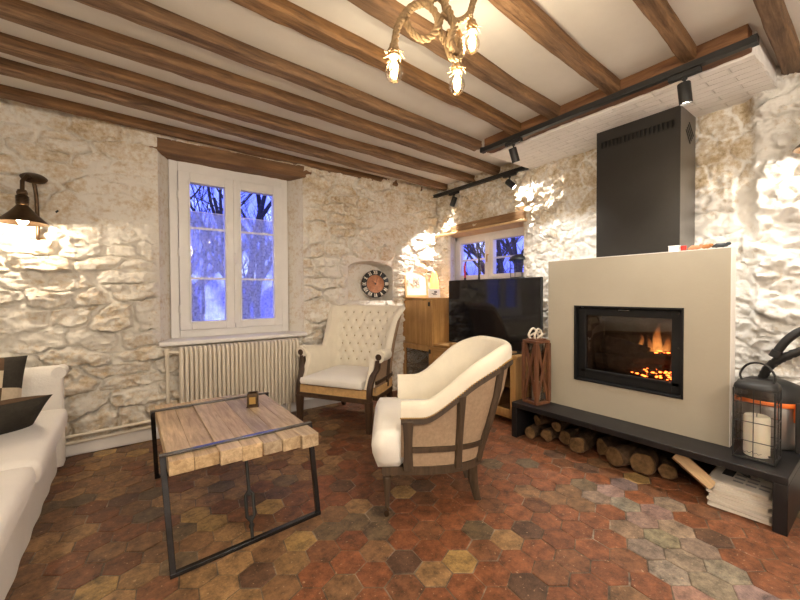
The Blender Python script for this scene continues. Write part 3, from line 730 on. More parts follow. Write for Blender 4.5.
b = MB(O); b.lathe([(.001,.20),(.020,.20),(.026,.185),(.026,.175),(.022,.17),(.030,.16),(.030,.11),(.024,.105),(.001,.105)], SC, 20)
for q in range(5): b.lathe([(.026,.118+q*.009),(.033,.121+q*.009),(.026,.124+q*.009)], SC, 18)
b.build('socket', M['bronze'], ss)
b = MB(O); prof = [(.028,.105),(.034,.095),(.065,.055),(.112,.006),(.118,0)]
b.rings([[SC+Vector((r_*math.cos(2*PI*k/32), r_*math.sin(2*PI*k/32), z)) for k in range(32)] for r_, z in prof+[(r_-.003, z-.003) for r_, z in reversed(prof)]], cap=False, loop=True)
b.build('lamp_shade', M['bronze'], ss, angle=60)
b = MB(O); b.ball(SC+Vector((0,0,.018)), .028, (1,1,1.15)); b.build('bulb', M['bulb_hot'], ss)

t = thing('wall_hook', 'tiny dark iron hook in the stone wall right of the wall lamp', 'hook', (-.381,3.385,1.66))
b = MB(); b.lathe([(.001,0),(.016,0),(.014,.008),(.001,.009)], (0,0,0), 12, (0,-1,0)); b.build('plate', M['blackpaint'], t)
b = MB(); b.tube([(0,0,0),(.004,-.03,0),(.012,-.042,-.008),(.02,-.04,.004)], .006, 8); b.build('hook', M['blackpaint'], t)

# ------------------------------------------------------------------ sofa
so = thing('sofa', 'white slipcovered sofa along the left edge with scrolled end', 'sofa', (-.8, 2.2, 0))
O = (-.8, 2.2, 0)
def soft_box(a, b, rad=.04, seg=3, off=O):
    m = MB(off); m.box(a, b); bmesh.ops.bevel(m.bm, geom=list(m.bm.edges), offset=rad, segments=seg, profile=.6, affect='EDGES'); return m
soft_box((-1.20,.95,.05),(-.375,3.14,.30), .02).build('base', M['sofa'], so)
soft_box((-1.05,2.165,.285),(-.305,3.09,.405), .05, 4).build('seat_cushion', M['sofa'], so)
soft_box((-1.05,.96,.285),(-.315,2.155,.400), .05, 4).build('seat_cushion', M['sofa'], so)
b = MB(O); b.tube([(-.325,.98,.372),(-.325,2.12,.372)], .005, 8); b.tube([(-.315,2.20,.376),(-.315,3.05,.376)], .005, 8); b.build('piping', M['sofa'], so)
# end panel with rolled top
b = MB(O); prof = [(.0,.02),(.0,.54),(.004,.60),(.03,.645),(.07,.655),(.115,.64),(.135,.60),(.125,.56),(.10,.545),(.10,.02)]
b.prism([(x+.0,z) for x,z in prof], -.87, (-.335,3.115,0), (0,1,0), (0,0,1)); b.build('arm', M['sofa'], so, bevel=.012, angle=60)
b = MB(O); b.tube([(-.348,3.108,.615),(-.348,3.24,.615)], .036, 18); b.build('arm_roll', M['sofa'], so)
soft_box((-1.28,.95,.05),(-1.02,3.20,.68), .06, 4).build('backrest', M['sofa'], so)
# skirt to the floor
b = MB(O); rows = []
for z in (.004, .15, .30): rows.append([(-.368+.003*math.sin(i*.9)*(1-z*2.5), .95+2.19*i/60, z) for i in range(61)])
rows2 = [[(x-.008,y,z) for x,y,z in r_] for r_ in reversed(rows)]
b.rings([ [rows[0][i],rows[1][i],rows[2][i],rows2[0][i],rows2[1][i],rows2[2][i]] for i in range(61)]); b.build('skirt', M['sofa'], so, angle=60)
# cushions
def pillow(name, label, loc, rot, w, t, m, cat='cushion'):
    th_ = thing(name, label, cat, loc, rot)
    n = 16
    def P(u, v, s):
        pu = 1-.07*(1-v*v)*abs(u)**3; pv = 1-.07*(1-u*u)*abs(v)**3
        h = t*max(0,(1-abs(u)**2.6))**.55*max(0,(1-abs(v)**2.6))**.55
        return (u*w/2*pu, s*h/2+.0008*s, v*w/2*pv)
    return th_, n, P
def pillow_mesh(P, n, u0, u1, v0, v1, s):
    b = MB(); k = max(4, int(n*(u1-u0)/2)); l = max(4, int(n*(v1-v0)/2))
    g = [[b.v(P(u0+(u1-u0)*i/k, v0+(v1-v0)*j/l, s)) for i in range(k+1)] for j in range(l+1)]
    for j in range(l):
        for i in range(k): b.face([g[j][i],g[j][i+1],g[j+1][i+1],g[j+1][i]])
    return b
th_, n, P = pillow('patchwork_cushion', 'patchwork cushion of brown, cream and rust squares on the sofa', (-.655,2.90,.592), (R(-18),R(6),R(14)), .38, .15, None)
cu = [['patchdark','patchcream','patchbrown','patchdark'],['patchcream','patchdark','patchbrown','patchcream'],['patchdark','patchcream','patchcream','patchdark'],['patchbrown','patchdark','patchbrown','patchdark']]
for i in range(4):
    for j in range(4):
        pillow_mesh(P, 20, -1+i*.5, -.5+i*.5, -1+j*.5, -.5+j*.5, -1).build('patch', M[cu[j][i]], th_, angle=80)
pillow_mesh(P, 20, -1, 1, -1, 1, 1).build('cushion_back', M['patchdark'], th_, angle=80)
th_, n, P = pillow('dark_cushion', 'dark charcoal cushion lying in front of the patchwork one', 'cushion', (0,0,0), .36, .13, None) if False else pillow('dark_cushion', 'dark charcoal cushion lying in front of the patchwork one', (-.545,2.66,.472), (R(52),R(0),R(24)), .37, .12, None)
pillow_mesh(P, 20, -1, 1, -1, 1, -1).build('front', M['patchdark'], th_, angle=80); pillow_mesh(P, 20, -1, 1, -1, 1, 1).build('back', M['patchbrown'], th_, angle=80)

# ------------------------------------------------------------------ shell helper for upholstered chairs
def arc_plan(pts, n):
    c = crom(pts, 24); L_ = [0]
    for a, b in zip(c, c[1:]): L_.append(L_[-1]+(b-a).length)
    out = []
    for i in range(n+1):
        s = L_[-1]*i/n; k = max(j for j in range(len(L_)) if L_[j] <= s+1e-9); k = min(k, len(c)-2)
        t = (s-L_[k])/max(1e-9, L_[k+1]-L_[k]); out.append(c[k].lerp(c[k+1], t))
    return out
def inward(pl, i):
    t = (pl[min(i+1,len(pl)-1)]-pl[max(i-1,0)]); t.z = 0; t.normalize()
    return Vector((t.y, -t.x, 0))       # plan runs left arm -> back -> right arm: inside is to the right of travel

# ------------------------------------------------------------------ tub chair
TC = thing('tub_armchair', 'cream tub armchair with exposed wooden frame, in the middle of the floor', 'armchair', (1.381,1.547,0), R(-124.5))
def tub():
    n = 72
    pl = arc_plan([(-.285,-.20,0),(-.287,-.07,0),(-.265,.07,0),(-.19,.185,0),(0,.245,0),(.19,.185,0),(.265,.07,0),(.287,-.07,0),(.285,-.20,0)], n)
    def top(i):
        s = abs(2*i/n-1)            # 0 back centre .. 1 arm front
        return .805-.252*sstep(.25, .84, s)
    def rake(i, z):                 # outward lean of the back
        s = abs(2*i/n-1); return .128*math.sin(min(1,max(0,z-.27)/.50)*PI/2)**1.15*(1-sstep(.15,.75,s))+.04*max(0,z-.3)
    def pt(i, d, z):                # d: inside positive
        q = inward(pl, i); return pl[i]+q*(d-rake(i,z))+Vector((0,0,z))
    th = .052
    rings = []
    for i in range(n+1):
        zt = top(i); r = []
        for k in range(10):
            f = k/9; z = .40+(zt-.40)*f; r.append(pt(i, .032+.018*math.sin(PI*f)+.006*(1-f), z))
        for k in range(1, 8):
            a = PI*k/8; r.append(pt(i, .032-th/2+th/2*math.cos(a), zt+.030*math.sin(a)))
        for z in (zt-.01, zt-.03, zt-.05): r.append(pt(i, .032-th-.002, z))
        r.append(pt(i, .0, zt-.055)); r.append(pt(i, .0, .42))
        rings.append(r)
    b = MB(); b.rings(rings); b.build('back_upholstery', M['linen'], TC, angle=70)
    # show-wood strip under the roll
    b = MB(); rr = []
    for i in range(n+1):
        zt = top(i); rr.append([pt(i, d, zt+z) for d,z in ((-.028,-.048),(-.032,-.074),(.0,-.078),(.002,-.050))])
    b.rings(rr); b.build('top_rail', M['chairwood'], TC, angle=60)
    # nail heads in the same strip
    b = MB()
    for i in range(0, n+1, 1):
        for q in (0,.5):
            if i == n and q: continue
            p = pt(i, -.026, top(i)-.046).lerp(pt(min(i+1,n), -.026, top(min(i+1,n))-.046), q); b.ball(p, .0042, seg=6)
    b.build('nail_trim', M['brass'], TC, kind='stuff')
    # burlap outside
    b = MB(); rr = []
    for i in range(n+1):
        zt = top(i); rr.append([pt(i, -.010, .31+(zt-.06-.31)*f) for f in (0,.33,.66,1)]+[pt(i, .0, .31+(zt-.06-.31)*f) for f in (1,.66,.33,0)])
    b.rings(rr); b.build('outer_back', M['burlap'], TC, angle=60)
    # mid rail and seat rail
    b = MB(); rr = [[pt(i, d, z) for d,z in ((-.024,.338),(-.024,.362),(.0,.362),(.0,.338))] for i in range(2, n-1)]; b.rings(rr); b.build('middle_rail', M['chairwood'], TC, angle=60)
    b = MB(); rr = [[pt(i, d, z) for d,z in ((-.020,.228),(-.022,.268),(.02,.268),(.02,.228))] for i in range(0, n+1)]; b.rings(rr)
    b.box((-.275,-.29,.228),(.275,-.255,.268)); 
    for s in (-1,1): b.box((min(s*.262,s*.303),-.29,.228),(max(s*.262,s*.303),-.19,.268))
    b.build('seat_rail', M['chairwood'], TC, angle=50)
    # burlap skirt under the mid rail
    b = MB(); rr = [[pt(i, d, z) for d,z in ((-.013,.268),(-.017,.30),(-.010,.338),(.0,.338),(.0,.268))] for i in range(1, n)]; b.rings(rr); b.build('seat_burlap', M['burlap'], TC, angle=60)
    # posts
    for i, w, z0 in ((2,.026,.25),(n-2,.026,.25),(16,.018,.25),(n-16,.018,.25)):
        b = MB(); zt = top(i)-.06
        rr = []
        for k in range(8):
            z = z0+(zt-z0)*k/7; c = pt(i, -.016, z); q = inward(pl, i); t = Vector((-q.y,q.x,0)); ww = w*(1-.25*math.sin(PI*k/7))
            rr.append([c+t*ww*sx+q*.018*sy for sx,sy in ((-1,-1),(1,-1),(1,1),(-1,1))])
        b.rings(rr); b.build('post', M['chairwood'], TC, bevel=.004)
    # curved rear stiles running down into the sabre legs
    for s in (-1, 1):
        i = int(n/2+s*12)
        zt = top(i)-.05
        pth = [pt(i, -.018, zt), pt(i, -.016, .60), pt(i, -.018, .45), pt(i, -.018, .34), pt(i, -.014, .25)]
        foot = Vector((s*.115, .215, .0)); hip = pth[-1]
        pth2 = [hip, hip.lerp(foot, .45)+Vector((0,.0,0)), foot]
        b = MB(); c = crom(pth, 6); b.tube(c, [.020]*len(c), 8); b.build('rear_stile', M['chairwood'], TC)
        # the leg
        b = MB(); c = crom([Vector((s*.165,.275,.265)), Vector((s*.155,.285,.17)), Vector((s*.155,.30,.08)), Vector((s*.155,.315,.0))], 6)
        c = crom([Vector((s*.150,.175,.265)), Vector((s*.140,.18,.17)), Vector((s*.128,.192,.08)), Vector((s*.118,.212,.0))], 6)
        rr = []
        for k, p in enumerate(c):
            w = .024-.008*k/len(c); rr.append([p+Vector((w*a, w*1.1*bb, 0)) for a,bb in ((-1,-1),(1,-1),(1,1),(-1,1))])
        b.rings(rr); b.build('leg', M['chairwood'], TC, bevel=.003)
    # front legs, turned, on castors
    for s in (-1, 1):
        b = MB(); b.lathe([(.001,.045),(.010,.045),(.012,.06),(.010,.075),(.013,.10),(.016,.14),(.020,.18),(.021,.195),(.015,.203),(.022,.212),(.024,.228),(.001,.23)], (s*.25,-.268,0), 16)
        b.box((s*.25-.025,-.293,.222),(s*.25+.025,-.243,.262)); lg = b.build('leg', M['chairwood'], TC)
        b = MB(); b.lathe([(.001,-.007),(.013,-.007),(.015,0),(.013,.007),(.001,.007)], (s*.25+.004,-.272,.0152), 14, (1,.3,0)); b.tube([(s*.25,-.268,.046),(s*.25+.006,-.262,.03),(s*.25+.002,-.270,.016)], .005, 8); b.build('castor', M['bronze'], lg)
    # seat: crowned cushion that folds down over the front rail
    def seat_block():
        b = MB(); nx, ny = 20, 16; rows = []
        X = lambda t: -.296+.592*t
        for j in range(ny+1):
            row = []
            yy = -.312+.53*j/ny
            hw = .297 if yy < -.18 else (.245 if yy < .0 else .245*math.sqrt(max(.04, 1-(yy/.23)**2)))
            for i in range(nx+1):
                u = 2*i/nx-1; 
                fz = 1-abs((yy+.02)/.33)**3*.5
                z = .435+.035*(1-abs(u)**2.6)*max(.35,fz); 
                row.append((u*hw, yy, z))
            rows.append(row)
        g = [[b.v(p) for p in r_] for r_ in rows]
        for j in range(ny):
            for i in range(nx): b.face([g[j][i],g[j][i+1],g[j+1][i+1],g[j+1][i]])
        # boundary skirt: front bulges, sides drop to the rail ahead of the arm posts
        ring = [(j,0) for j in range(ny,0,-1)]+[(0,i) for i in range(nx)]+[(j,nx) for j in range(0,ny)]+[(ny,i) for i in range(nx,0,-1)]
        prev = [g[j][i] for j,i in ring]; n_ = len(prev)
        for k, (fz, bul) in enumerate(((.9,.018),(.7,.030),(.45,.026),(.2,.012),(.0,.0))):
            cur = []
            for (j,i) in ring:
                p = Vector(rows[j][i]); front = max(0, min(1, (-.17-p.y)/.1))
                dv = Vector((p.x*.35 if abs(p.x)>.28 else 0, -1 if p.y < -.30 else 0, 0))
                if dv.length: dv.normalize()
                zlo = .268 if p.y < -.16 else .36
                q = p+dv*bul*front; q.z = zlo+(p.z-.012-zlo)*fz; cur.append(b.v(q))
            for a in range(n_): b.face([prev[a],cur[a],cur[(a+1)%n_],prev[(a+1)%n_]])
            prev = cur
        b.face(prev)
        return b
    seat_block().build('seat_cushion', M['linen_white'], TC, angle=80)
tub()

# ------------------------------------------------------------------ wing chair
WC = thing('wing_armchair', 'cream button-tufted wing armchair by the window wall', 'armchair', (1.582,2.884,0), R(-59))
def wing():
    n = 96
    # plan at seat level: left arm front .. back .. right arm front
    pl = arc_plan([(-.330,-.185,0),(-.328,-.08,0),(-.320,.06,0),(-.30,.19,0),(-.22,.262,0),(0,.285,0),(.22,.262,0),(.30,.19,0),(.320,.06,0),(.328,-.08,0),(.330,-.185,0)], n)
    def top(i):
        s = abs(2*i/n-1); return .955-.37*sstep(.50, .68, s)+.02*sstep(.75,1,s)
    def pt(i, d, z):
        s = abs(2*i/n-1); bk = 1-sstep(.45,.80,s); q = inward(pl, i)
        side = .16*max(0, z-.40)*(1-sstep(.52,.80,s))*sstep(.30,.52,s)*.55+.20*max(0, z-.42)*sstep(.55,.85,s)+.04*sstep(.84,.97,z)*bk
        return pl[i]+q*(d-side)+Vector((0, .20*max(0,z-.38)*bk, z))
    # arc length coordinates for the tufts
    L_ = [0]
    for a, b in zip(pl, pl[1:]): L_.append(L_[-1]+(b-a).length)
    mid = L_[-1]/2
    px, pz = .088, .074
    btn = []
    for r_ in range(0, 7):
        for c in range(-5, 6):
            bs = (c+(r_%2)*.5)*px; bz = .47+r_*pz
            if abs(bs) < .305 and (bz < .93): btn.append((bs, bz))
    def tuft(s, z):
        a = (s/px); bz = (z-.47)/(2*pz)
        u, v = a+bz, a-bz
        gu = abs(u-round(u)); gv = abs(v-round(v))      # distance to the diagonal folds
        d = min(gu, gv)
        near = min(1, math.hypot((u-round(u)), (v-round(v)))/.30)
        f = (1-sstep(.30,.36,abs(s)))*sstep(.42,.46,z)*(1-sstep(.915,.94,z))
        return f*(-.011*(1-sstep(0,.20,d))-.020*(1-sstep(0,1,near)))
    th = .07
    rings = []
    nv = 46
    for i in range(n+1):
        zt = top(i); s = L_[i]-mid; arm = sstep(.62,.78,abs(2*i/n-1)); r_ = []
        for k in range(nv+1):
            f = k/nv; z = .34+(zt-.34)*f
            r_.append(pt(i, .04+.012*math.sin(PI*f)+tuft(s, z), z))
        rr = .028+.020*arm
        for k in range(1, 11):                          # rolled lip scrolling outwards
            a = PI*(k/10)*(1.25+.35*arm)
            r_.append(pt(i, .04-rr*(1-math.cos(a)), zt+rr*math.sin(a)))
        r_.append(pt(i, .015-.0, zt-.05)); r_.append(pt(i, .0, .36))
        rings.append(r_)
    b = MB(); b.rings(rings); b.build('back_upholstery', M['linen'], WC, angle=75)
    # buttons
    def interp(s, z):
        s += mid; k = max(j for j in range(len(L_)) if L_[j] <= s+1e-9); k = min(k, n-1); t = (s-L_[k])/(L_[k+1]-L_[k])
        a, c = pt(k, .04+.012*math.sin(PI*(z-.34)/.615)-.022, z), pt(k+1, .04+.012*math.sin(PI*(z-.34)/.615)-.022, z); return a.lerp(c, t)
    for bs, bz in btn:
        b = MB(); b.ball(interp(bs, bz), .009, seg=8); b.build('button', M['button'], WC)
    # outside burlap
    b = MB(); rr = []
    for i in range(n+1):
        zt = top(i)-.05; rr.append([pt(i, -.006, .30+(zt-.30)*f) for f in (0,.3,.6,1)]+[pt(i, .004, .30+(zt-.30)*f) for f in (1,.6,.3,0)])
    b.rings(rr); b.build('outer_back', M['burlap'], WC, angle=60)
    # dark facing of each arm front, sweeping from the scroll to the rail
    for s in (-1, 1):
        i = n if s > 0 else 0
        top_ = pt(i, -.012, .545); 
        c = crom([top_+Vector((0,-.012,.02)), top_+Vector((-s*.008,-.014,-.05)), Vector((s*.338,-.235,.44)), Vector((s*.334,-.278,.35)), Vector((s*.334,-.288,.25))], 5)
        f = MB(); x0, x1 = s*.285, s*.332
        f.prism([(-.17,.34),(-.283,.34),(-.275,.37),(-.236,.44),(-.20,.52),(-.185,.575),(-.17,.575)], x1-x0, (x0,0,0), (0,1,0), (0,0,1)); f.build('arm_front', M['linen'], WC, bevel=.008)
        b = MB()
        rr = []
        for k, p in enumerate(c):
            w = .016+.012*math.sin(PI*k/(len(c)-1))*.6; rr.append([p+Vector((w*a, .018*bb, 0)) for a,bb in ((-1,-1),(1,-1),(1,1),(-1,1))])
        b.rings(rr); b.build('arm_facing', M['darkwood'], WC, bevel=.003)
        # exposed side rail and slanting stile
        j = int(n*.84) if s > 0 else int(n*.16)
        b = MB(); b.tube([pt(j,-.012,.30), pt(j,-.012,.54)], .014, 8); b.build('side_post', M['darkwood'], WC)
        b = MB(); ks = range(int(n*.72), n+1) if s > 0 else range(0, int(n*.28)+1)
        b.rings([[pt(k, d, z) for d,z in ((-.022,.365),(-.022,.39),(.0,.39),(.0,.365))] for k in ks]); b.build('side_rail', M['darkwood'], WC, angle=60)
    for s in (-1, 1):      # scrolled roll along each arm
        ks = list(range(int(n*.88), n+1)) if s > 0 else list(range(int(n*.12), -1, -1))
        c = [pt(k, -.012, top(k)-.012) for k in ks]; c = c+[c[-1]+Vector((0,-.022,-.002))]
        b = MB(); b.tube(c, [.024+.024*(j/(len(c)-1))**.7 for j in range(len(c))], 16); b.build('arm_roll', M['linen'], WC, angle=60)
        b = MB(); b.lathe([(.001,0),(.026,0),(.026,.004),(.001,.005)], c[-1], 18, (0,-1,0)); b.build('scroll_end', M['darkwood'], WC)
    # seat rail: burlap band over dark frame
    b = MB(); b.rings([[pt(i, d, z) for d,z in ((-.016,.272),(-.018,.335),(.02,.335),(.02,.272))] for i in range(n+1)])
    b.box((-.333,-.298,.272),(.333,-.262,.337)); b.build('webbing_band', M['webbing'], WC, angle=50)
    b = MB(); b.rings([[pt(i, d, z) for d,z in ((-.022,.236),(-.022,.274),(.02,.274),(.02,.236))] for i in range(n+1)])
    b.box((-.345,-.306,.236),(.345,-.262,.274)); b.build('seat_frame', M['darkwood'], WC, angle=50)
    # legs
    for s in (-1, 1):
        b = MB(); b.rings([[(s*.328+w*a, -.286+w*bb, z) for a,bb in ((-1,-1),(1,-1),(1,1),(-1,1))] for w,z in ((.016,0),(.019,.03),(.023,.15),(.026,.25))]); b.build('leg', M['darkwood'], WC, bevel=.003)
        b = MB(); b.rings([[(s*.26+w*a*.9, y+w*bb, z) for a,bb in ((-1,-1),(1,-1),(1,1),(-1,1))] for w,y,z in ((.017,.315,0),(.020,.285,.08),(.024,.255,.18),(.025,.24,.25))]); b.build('leg', M['darkwood'], WC, bevel=.003)
    # loose seat cushion
    b = MB(); b.box((-.312,-.315,.335),(.312,.215,.42)); bmesh.ops.subdivide_edges(b.bm, edges=list(b.bm.edges), cuts=9, use_grid_fill=True)
    for v in b.bm.verts:
        v.co.x *= .86 if v.co.y > -.30 else .90
        u, w = v.co.x/.278, (v.co.y+.05)/.265; u = max(-1, min(1, u))
        if v.co.z > .40: v.co.z += .020*(1-abs(u)**3)*(1-abs(w)**3)-.018*max(abs(u),abs(w))**8
        if v.co.z < .36: v.co.z += .014*max(abs(u),abs(w))**8
        k = (v.co.z-.378)/.043; v.co.y += -.016*(1-k*k) if w < -.98 else 0; v.co.x += (.010*(1-k*k)*(1 if u>0 else -1)) if abs(u) > .98 else 0
    b.build('seat_cushion', M['linen_white'], WC, angle=80)
wing()

# ------------------------------------------------------------------ tall oak cabinet in the corner
FX = 2.552
def door_solid(O, par, y0, y1, z0, z1):
    b = MB(O); b.box((FX-.018,y0,z0),(FX,y1,z1)); d = b.build('door', M['oak'], par, bevel=.003)
    return d
def knob(O, par, y, z):
    b = MB(O); b.box((FX-.030,y-.010,z-.022),(FX-.017,y+.010,z+.022)); b.build('handle', M['blackpaint'], par, bevel=.003)
O = (2.78, 3.13, 0)
tc = thing('corner_cabinet', 'tall oak cabinet in the corner with solid door above glazed door', 'cabinet', O)
b = MB(O)
b.box((FX,2.872,.04),(3.02,2.892,1.03)); b.box((FX,3.362,.04),(3.02,3.382,1.03)); b.box((FX,2.892,.04),(3.02,3.362,.062)); b.box((FX,2.892,.53),(3.02,3.362,.552)); b.box((3.0,2.892,.04),(3.02,3.362,1.03)); b.box((FX+.02,2.892,.27),(3.0,3.362,.285))
b.build('carcass', M['oak'], tc, bevel=.002, smooth=False)
b = MB(O); b.box((FX-.012,2.864,1.03),(3.03,3.388,1.052)); b.build('top', M['oak_y'], tc, bevel=.003)
d = door_solid(O, tc, 2.876, 3.378, .548, 1.026); knob(O, d, 2.915, .985)
def door_glazed(O, par, y0, y1, z0, z1, fr=.055, hy=None):
    b = MB(O); x0, x1 = FX-.018, FX
    b.box((x0,y0,z0),(x1,y0+fr,z1)); b.box((x0,y1-fr,z0),(x1,y1,z1)); b.box((x0,y0+fr,z0),(x1,y1-fr,z0+fr)); b.box((x0,y0+fr,z1-fr),(x1,y1-fr,z1))
    d = b.build('door', M['oak'], par, bevel=.003)
    MB(O).box((x0+.007,y0+fr-.005,z0+fr-.005),(x0+.011,y1-fr+.005,z1-fr+.005)).build('pane', M['fireglass'], d, smooth=False)
    if hy: knob(O, d, hy, z1-.05)
    return d
door_glazed(O, tc, 2.876, 3.378, .066, .540, hy=2.905)
for y in (2.90, 3.35):
    for x in (2.58, 2.98): MB(O).box((x-.02,y-.02,0),(x+.02,y+.02,.045)).build('foot', M['oak'], tc)
# ------------------------------------------------------------------ low television unit
O = (2.78, 2.36, 0)
tv = thing('television_unit', 'low oak television unit with glazed doors below the screen', 'cabinet', O)
b = MB(O)
for y0, y1 in ((1.850,1.872),(2.172,2.192),(2.512,2.532),(2.846,2.868)): b.box((FX,y0,.05),(3.0,y1,.555))
b.box((FX,1.872,.05),(3.0,2.846,.07)); b.box((2.98,1.872,.05),(3.0,2.846,.555)); b.box((FX+.02,1.872,.30),(2.98,2.846,.315))
b.build('carcass', M['oak'], tv, bevel=.002, smooth=False)
b = MB(O); b.box((FX-.012,1.842,.555),(3.02,2.870,.580)); b.build('top', M['oak_y'], tv, bevel=.003)
door_glazed(O, tv, 1.852, 2.178, .075, .55, hy=2.155)
door_glazed(O, tv, 2.184, 2.520, .075, .55, hy=2.21)
for z0, z1 in ((.075,.305),(.311,.55)):
    b = MB(O); b.box((FX-.018,2.526,z0),(FX,2.866,z1)); d = b.build('drawer', M['oak_y'], tv, bevel=.003); knob(O, d, 2.70, (z0+z1)/2)
for y in (1.875, 2.36, 2.84):
    for x in (2.58, 2.96): MB(O).box((x-.02,y-.02,0),(x+.02,y+.02,.05)).build('foot', M['oak'], tv)
# ------------------------------------------------------------------ television
O = (2.68, 2.225, .58)
t = thing('television', 'large black flat-screen television on the low oak unit', 'television', O)
b = MB(O); b.box((2.655,1.700,.600),(2.685,2.752,1.226)); b.box((2.685,1.85,.65),(2.72,2.60,1.0)); b.build('housing', M['blackpaint'], t, bevel=.004)
b = MB(O); b.box((2.652,1.708,.612),(2.656,2.744,1.219)); b.build('screen', M['screen'], t, smooth=False)
for y in (1.92, 2.53):
    b = MB(O); b.box((2.58,y-.012,.5805),(2.80,y+.012,.589)); b.box((2.66,y-.012,.585),(2.68,y+.012,.62)); b.build('stand_foot', M['blackpaint'], t)
# ------------------------------------------------------------------ things on the tall cabinet
zt = 1.0525
O = (2.70, 3.33, zt)
pf = thing('framed_picture', 'framed drawing leaning in the corner on the tall cabinet', 'picture', (2.705,3.325,zt), (R(-6),0,0))
b = MB(); w, h = .345, .41
for p, q in (((-w/2,-.01,0),(-w/2+.024,.01,h)), ((w/2-.024,-.01,0),(w/2,.01,h)), ((-w/2+.024,-.01,0),(w/2-.024,.01,.024)), ((-w/2+.024,-.01,h-.024),(w/2-.024,.01,h))): b.box(p, q)
b.build('frame', M['palewood'], pf, bevel=.002)
MB().box((-w/2+.02,.0,.02),(w/2-.02,.008,h-.02)).build('mount', M['paperwhite'], pf, smooth=False)
b = MB(); r = random.Random(4)
for k in range(9):
    c = [(.0+r.uniform(-.06,.06), -.002, .17+r.uniform(-.06,.09)) for _ in range(4)]; b.tube(crom(c, 6), .0016, 5)
b.build('drawing', M['greyink'], pf)
al = thing('table_lamp', 'small glowing amber lamp beside the framed drawing', 'lamp', (2.77,3.10,zt))
b = MB(); b.lathe([(.001,0),(.046,0),(.046,.008),(.030,.014),(.020,.03),(.020,.06),(.001,.06)], seg=22); b.build('base', M['palewood'], al)
b = MB(); b.lathe([(.001,.055),(.050,.055),(.050,.12),(.044,.19),(.028,.26),(.016,.285),(.001,.287)], seg=24); b.build('glass_shade', M['amber'], al, angle=60)
cd = thing('picture_card', 'small white card standing in front of the amber lamp', 'card', (2.645,2.955,zt), (R(-10),0,R(-8)))
b = MB(); b.box((-.075,-.002,0),(.075,.002,.095)); b.box((-.075,.002,0),(.075,.03,.004)); b.build('card', M['paperwhite'], cd, smooth=False)
b = MB(); b.box((-.035,-.0032,.040),(.02,-.0015,.046)); b.box((.0,-.0032,.052),(.035,-.0015,.068)); b.box((-.02,-.0032,.028),(.03,-.0015,.034)); b.build('print', M['ink'], cd, smooth=False)
# ------------------------------------------------------------------ clock in the niche
ck = thing('wall_clock', 'round rusty clock with cream numerals leaning in the stone niche', 'clock', (2.225,3.47,1.205), (R(-4),0,R(-20)))
b = MB(); b.rings([[(r_*math.cos(2*PI*k/44), -z_, r_*math.sin(2*PI*k/44)) for k in range(44)] for r_, z_ in ((.10,-.012),(.152,-.012),(.156,-.004),(.156,.006),(.15,.012),(.10,.012))], cap=False, loop=True); b.build('rim', M['blackpaint'], ck, angle=50)
b = MB(); b.lathe([(.001,-.004),(.104,-.004),(.104,.004),(.001,.004)], (0,0,0), 40, (0,-1,0)); b.build('face', M['clockface'], ck)
ROM = ['XII','I','II','III','IV','V','VI','VII','VIII','IX','X','XI']
for k, t_ in enumerate(ROM):
    b = MB(); a = -2*PI*k/12+PI/2; adv = {'I':.011,'V':.024,'X':.024}; W = sum(adv[c] for c in t_); sc_ = min(1, .052/W); x = -W/2; hh = .021
    def seg(p, q, w): b.bar((p[0],-.015,p[1]), (q[0],-.015,q[1]), .004, w, Vector((q[1]-p[1],0,-(q[0]-p[0]))))
    ca, sa = math.cos(a-PI/2), math.sin(a-PI/2)
    def tr_(lx, lz):
        lx *= sc_; return (ca*lx-sa*(lz+.128), sa*lx+ca*(lz+.128))
    for c in t_:
        m_ = x+adv[c]/2
        if c == 'I': seg(tr_(m_,-hh), tr_(m_,hh), .0055)
        if c == 'V': seg(tr_(m_-.008,hh), tr_(m_,-hh), .0055); seg(tr_(m_+.008,hh), tr_(m_,-hh), .004)
        if c == 'X': seg(tr_(m_-.008,hh), tr_(m_+.008,-hh), .0055); seg(tr_(m_+.008,hh), tr_(m_-.008,-hh), .004)
        x += adv[c]
    b.build('numeral', M['palepaint'], ck, smooth=False)
for ang, ln in ((52, .075), (118, .055)):
    b = MB(); b.bar((0,-.014,0), (ln*math.cos(R(ang+20)), -.014, ln*math.sin(R(ang+20))), .003, .007, (0,1,0)); b.build('hand', M['blackpaint'], ck, smooth=False)
b = MB(); b.lathe([(.001,0),(.009,0),(.009,.013),(.001,.014)], (0,-.004,0), 14, (0,-1,0)); b.build('hub', M['blackpaint'], ck)

# ------------------------------------------------------------------ window sill: candles, lantern
def taper(x, y, h, m, label):
    c = thing('taper_candle', label, 'candle', (x,y,1.2375))
    b = MB(); b.lathe([(.001,0),(.026,0),(.028,.006),(.012,.012),(.012,.03),(.015,.034),(.001,.034)], seg=18); b.build('holder', M['bluegrey'], c)
    b = MB(); b.lathe([(.001,.03),(.0105,.03),(.009,h-.01),(.004,h),(.001,h)], seg=14); b.build('candle', m, c)
    b = MB(); b.tube([(0,0,h-.002),(.001,0,h+.012)], .0012, 6); b.build('wick', M['blackpaint'], c)
taper(3.10, 2.946, .205, M['redwax'], 'short red taper candle on the small window sill')
taper(3.10, 2.738, .300, M['blackpaint'], 'tall black taper candle on the small window sill')
dl = thing('domed_lantern', 'black wire lantern with domed lid on the small window sill', 'lantern', (3.12,2.205,1.2375))
b = MB(); b.lathe([(.001,.195),(.125,.175),(.132,.18),(.130,.186),(.095,.222),(.05,.24),(.001,.244)], seg=30); b.build('lid', M['bluegrey'], dl, angle=60)
b = MB(); b.lathe([(.001,0),(.115,0),(.118,.006),(.112,.012),(.001,.012)], seg=30); b.build('base', M['bluegrey'], dl)
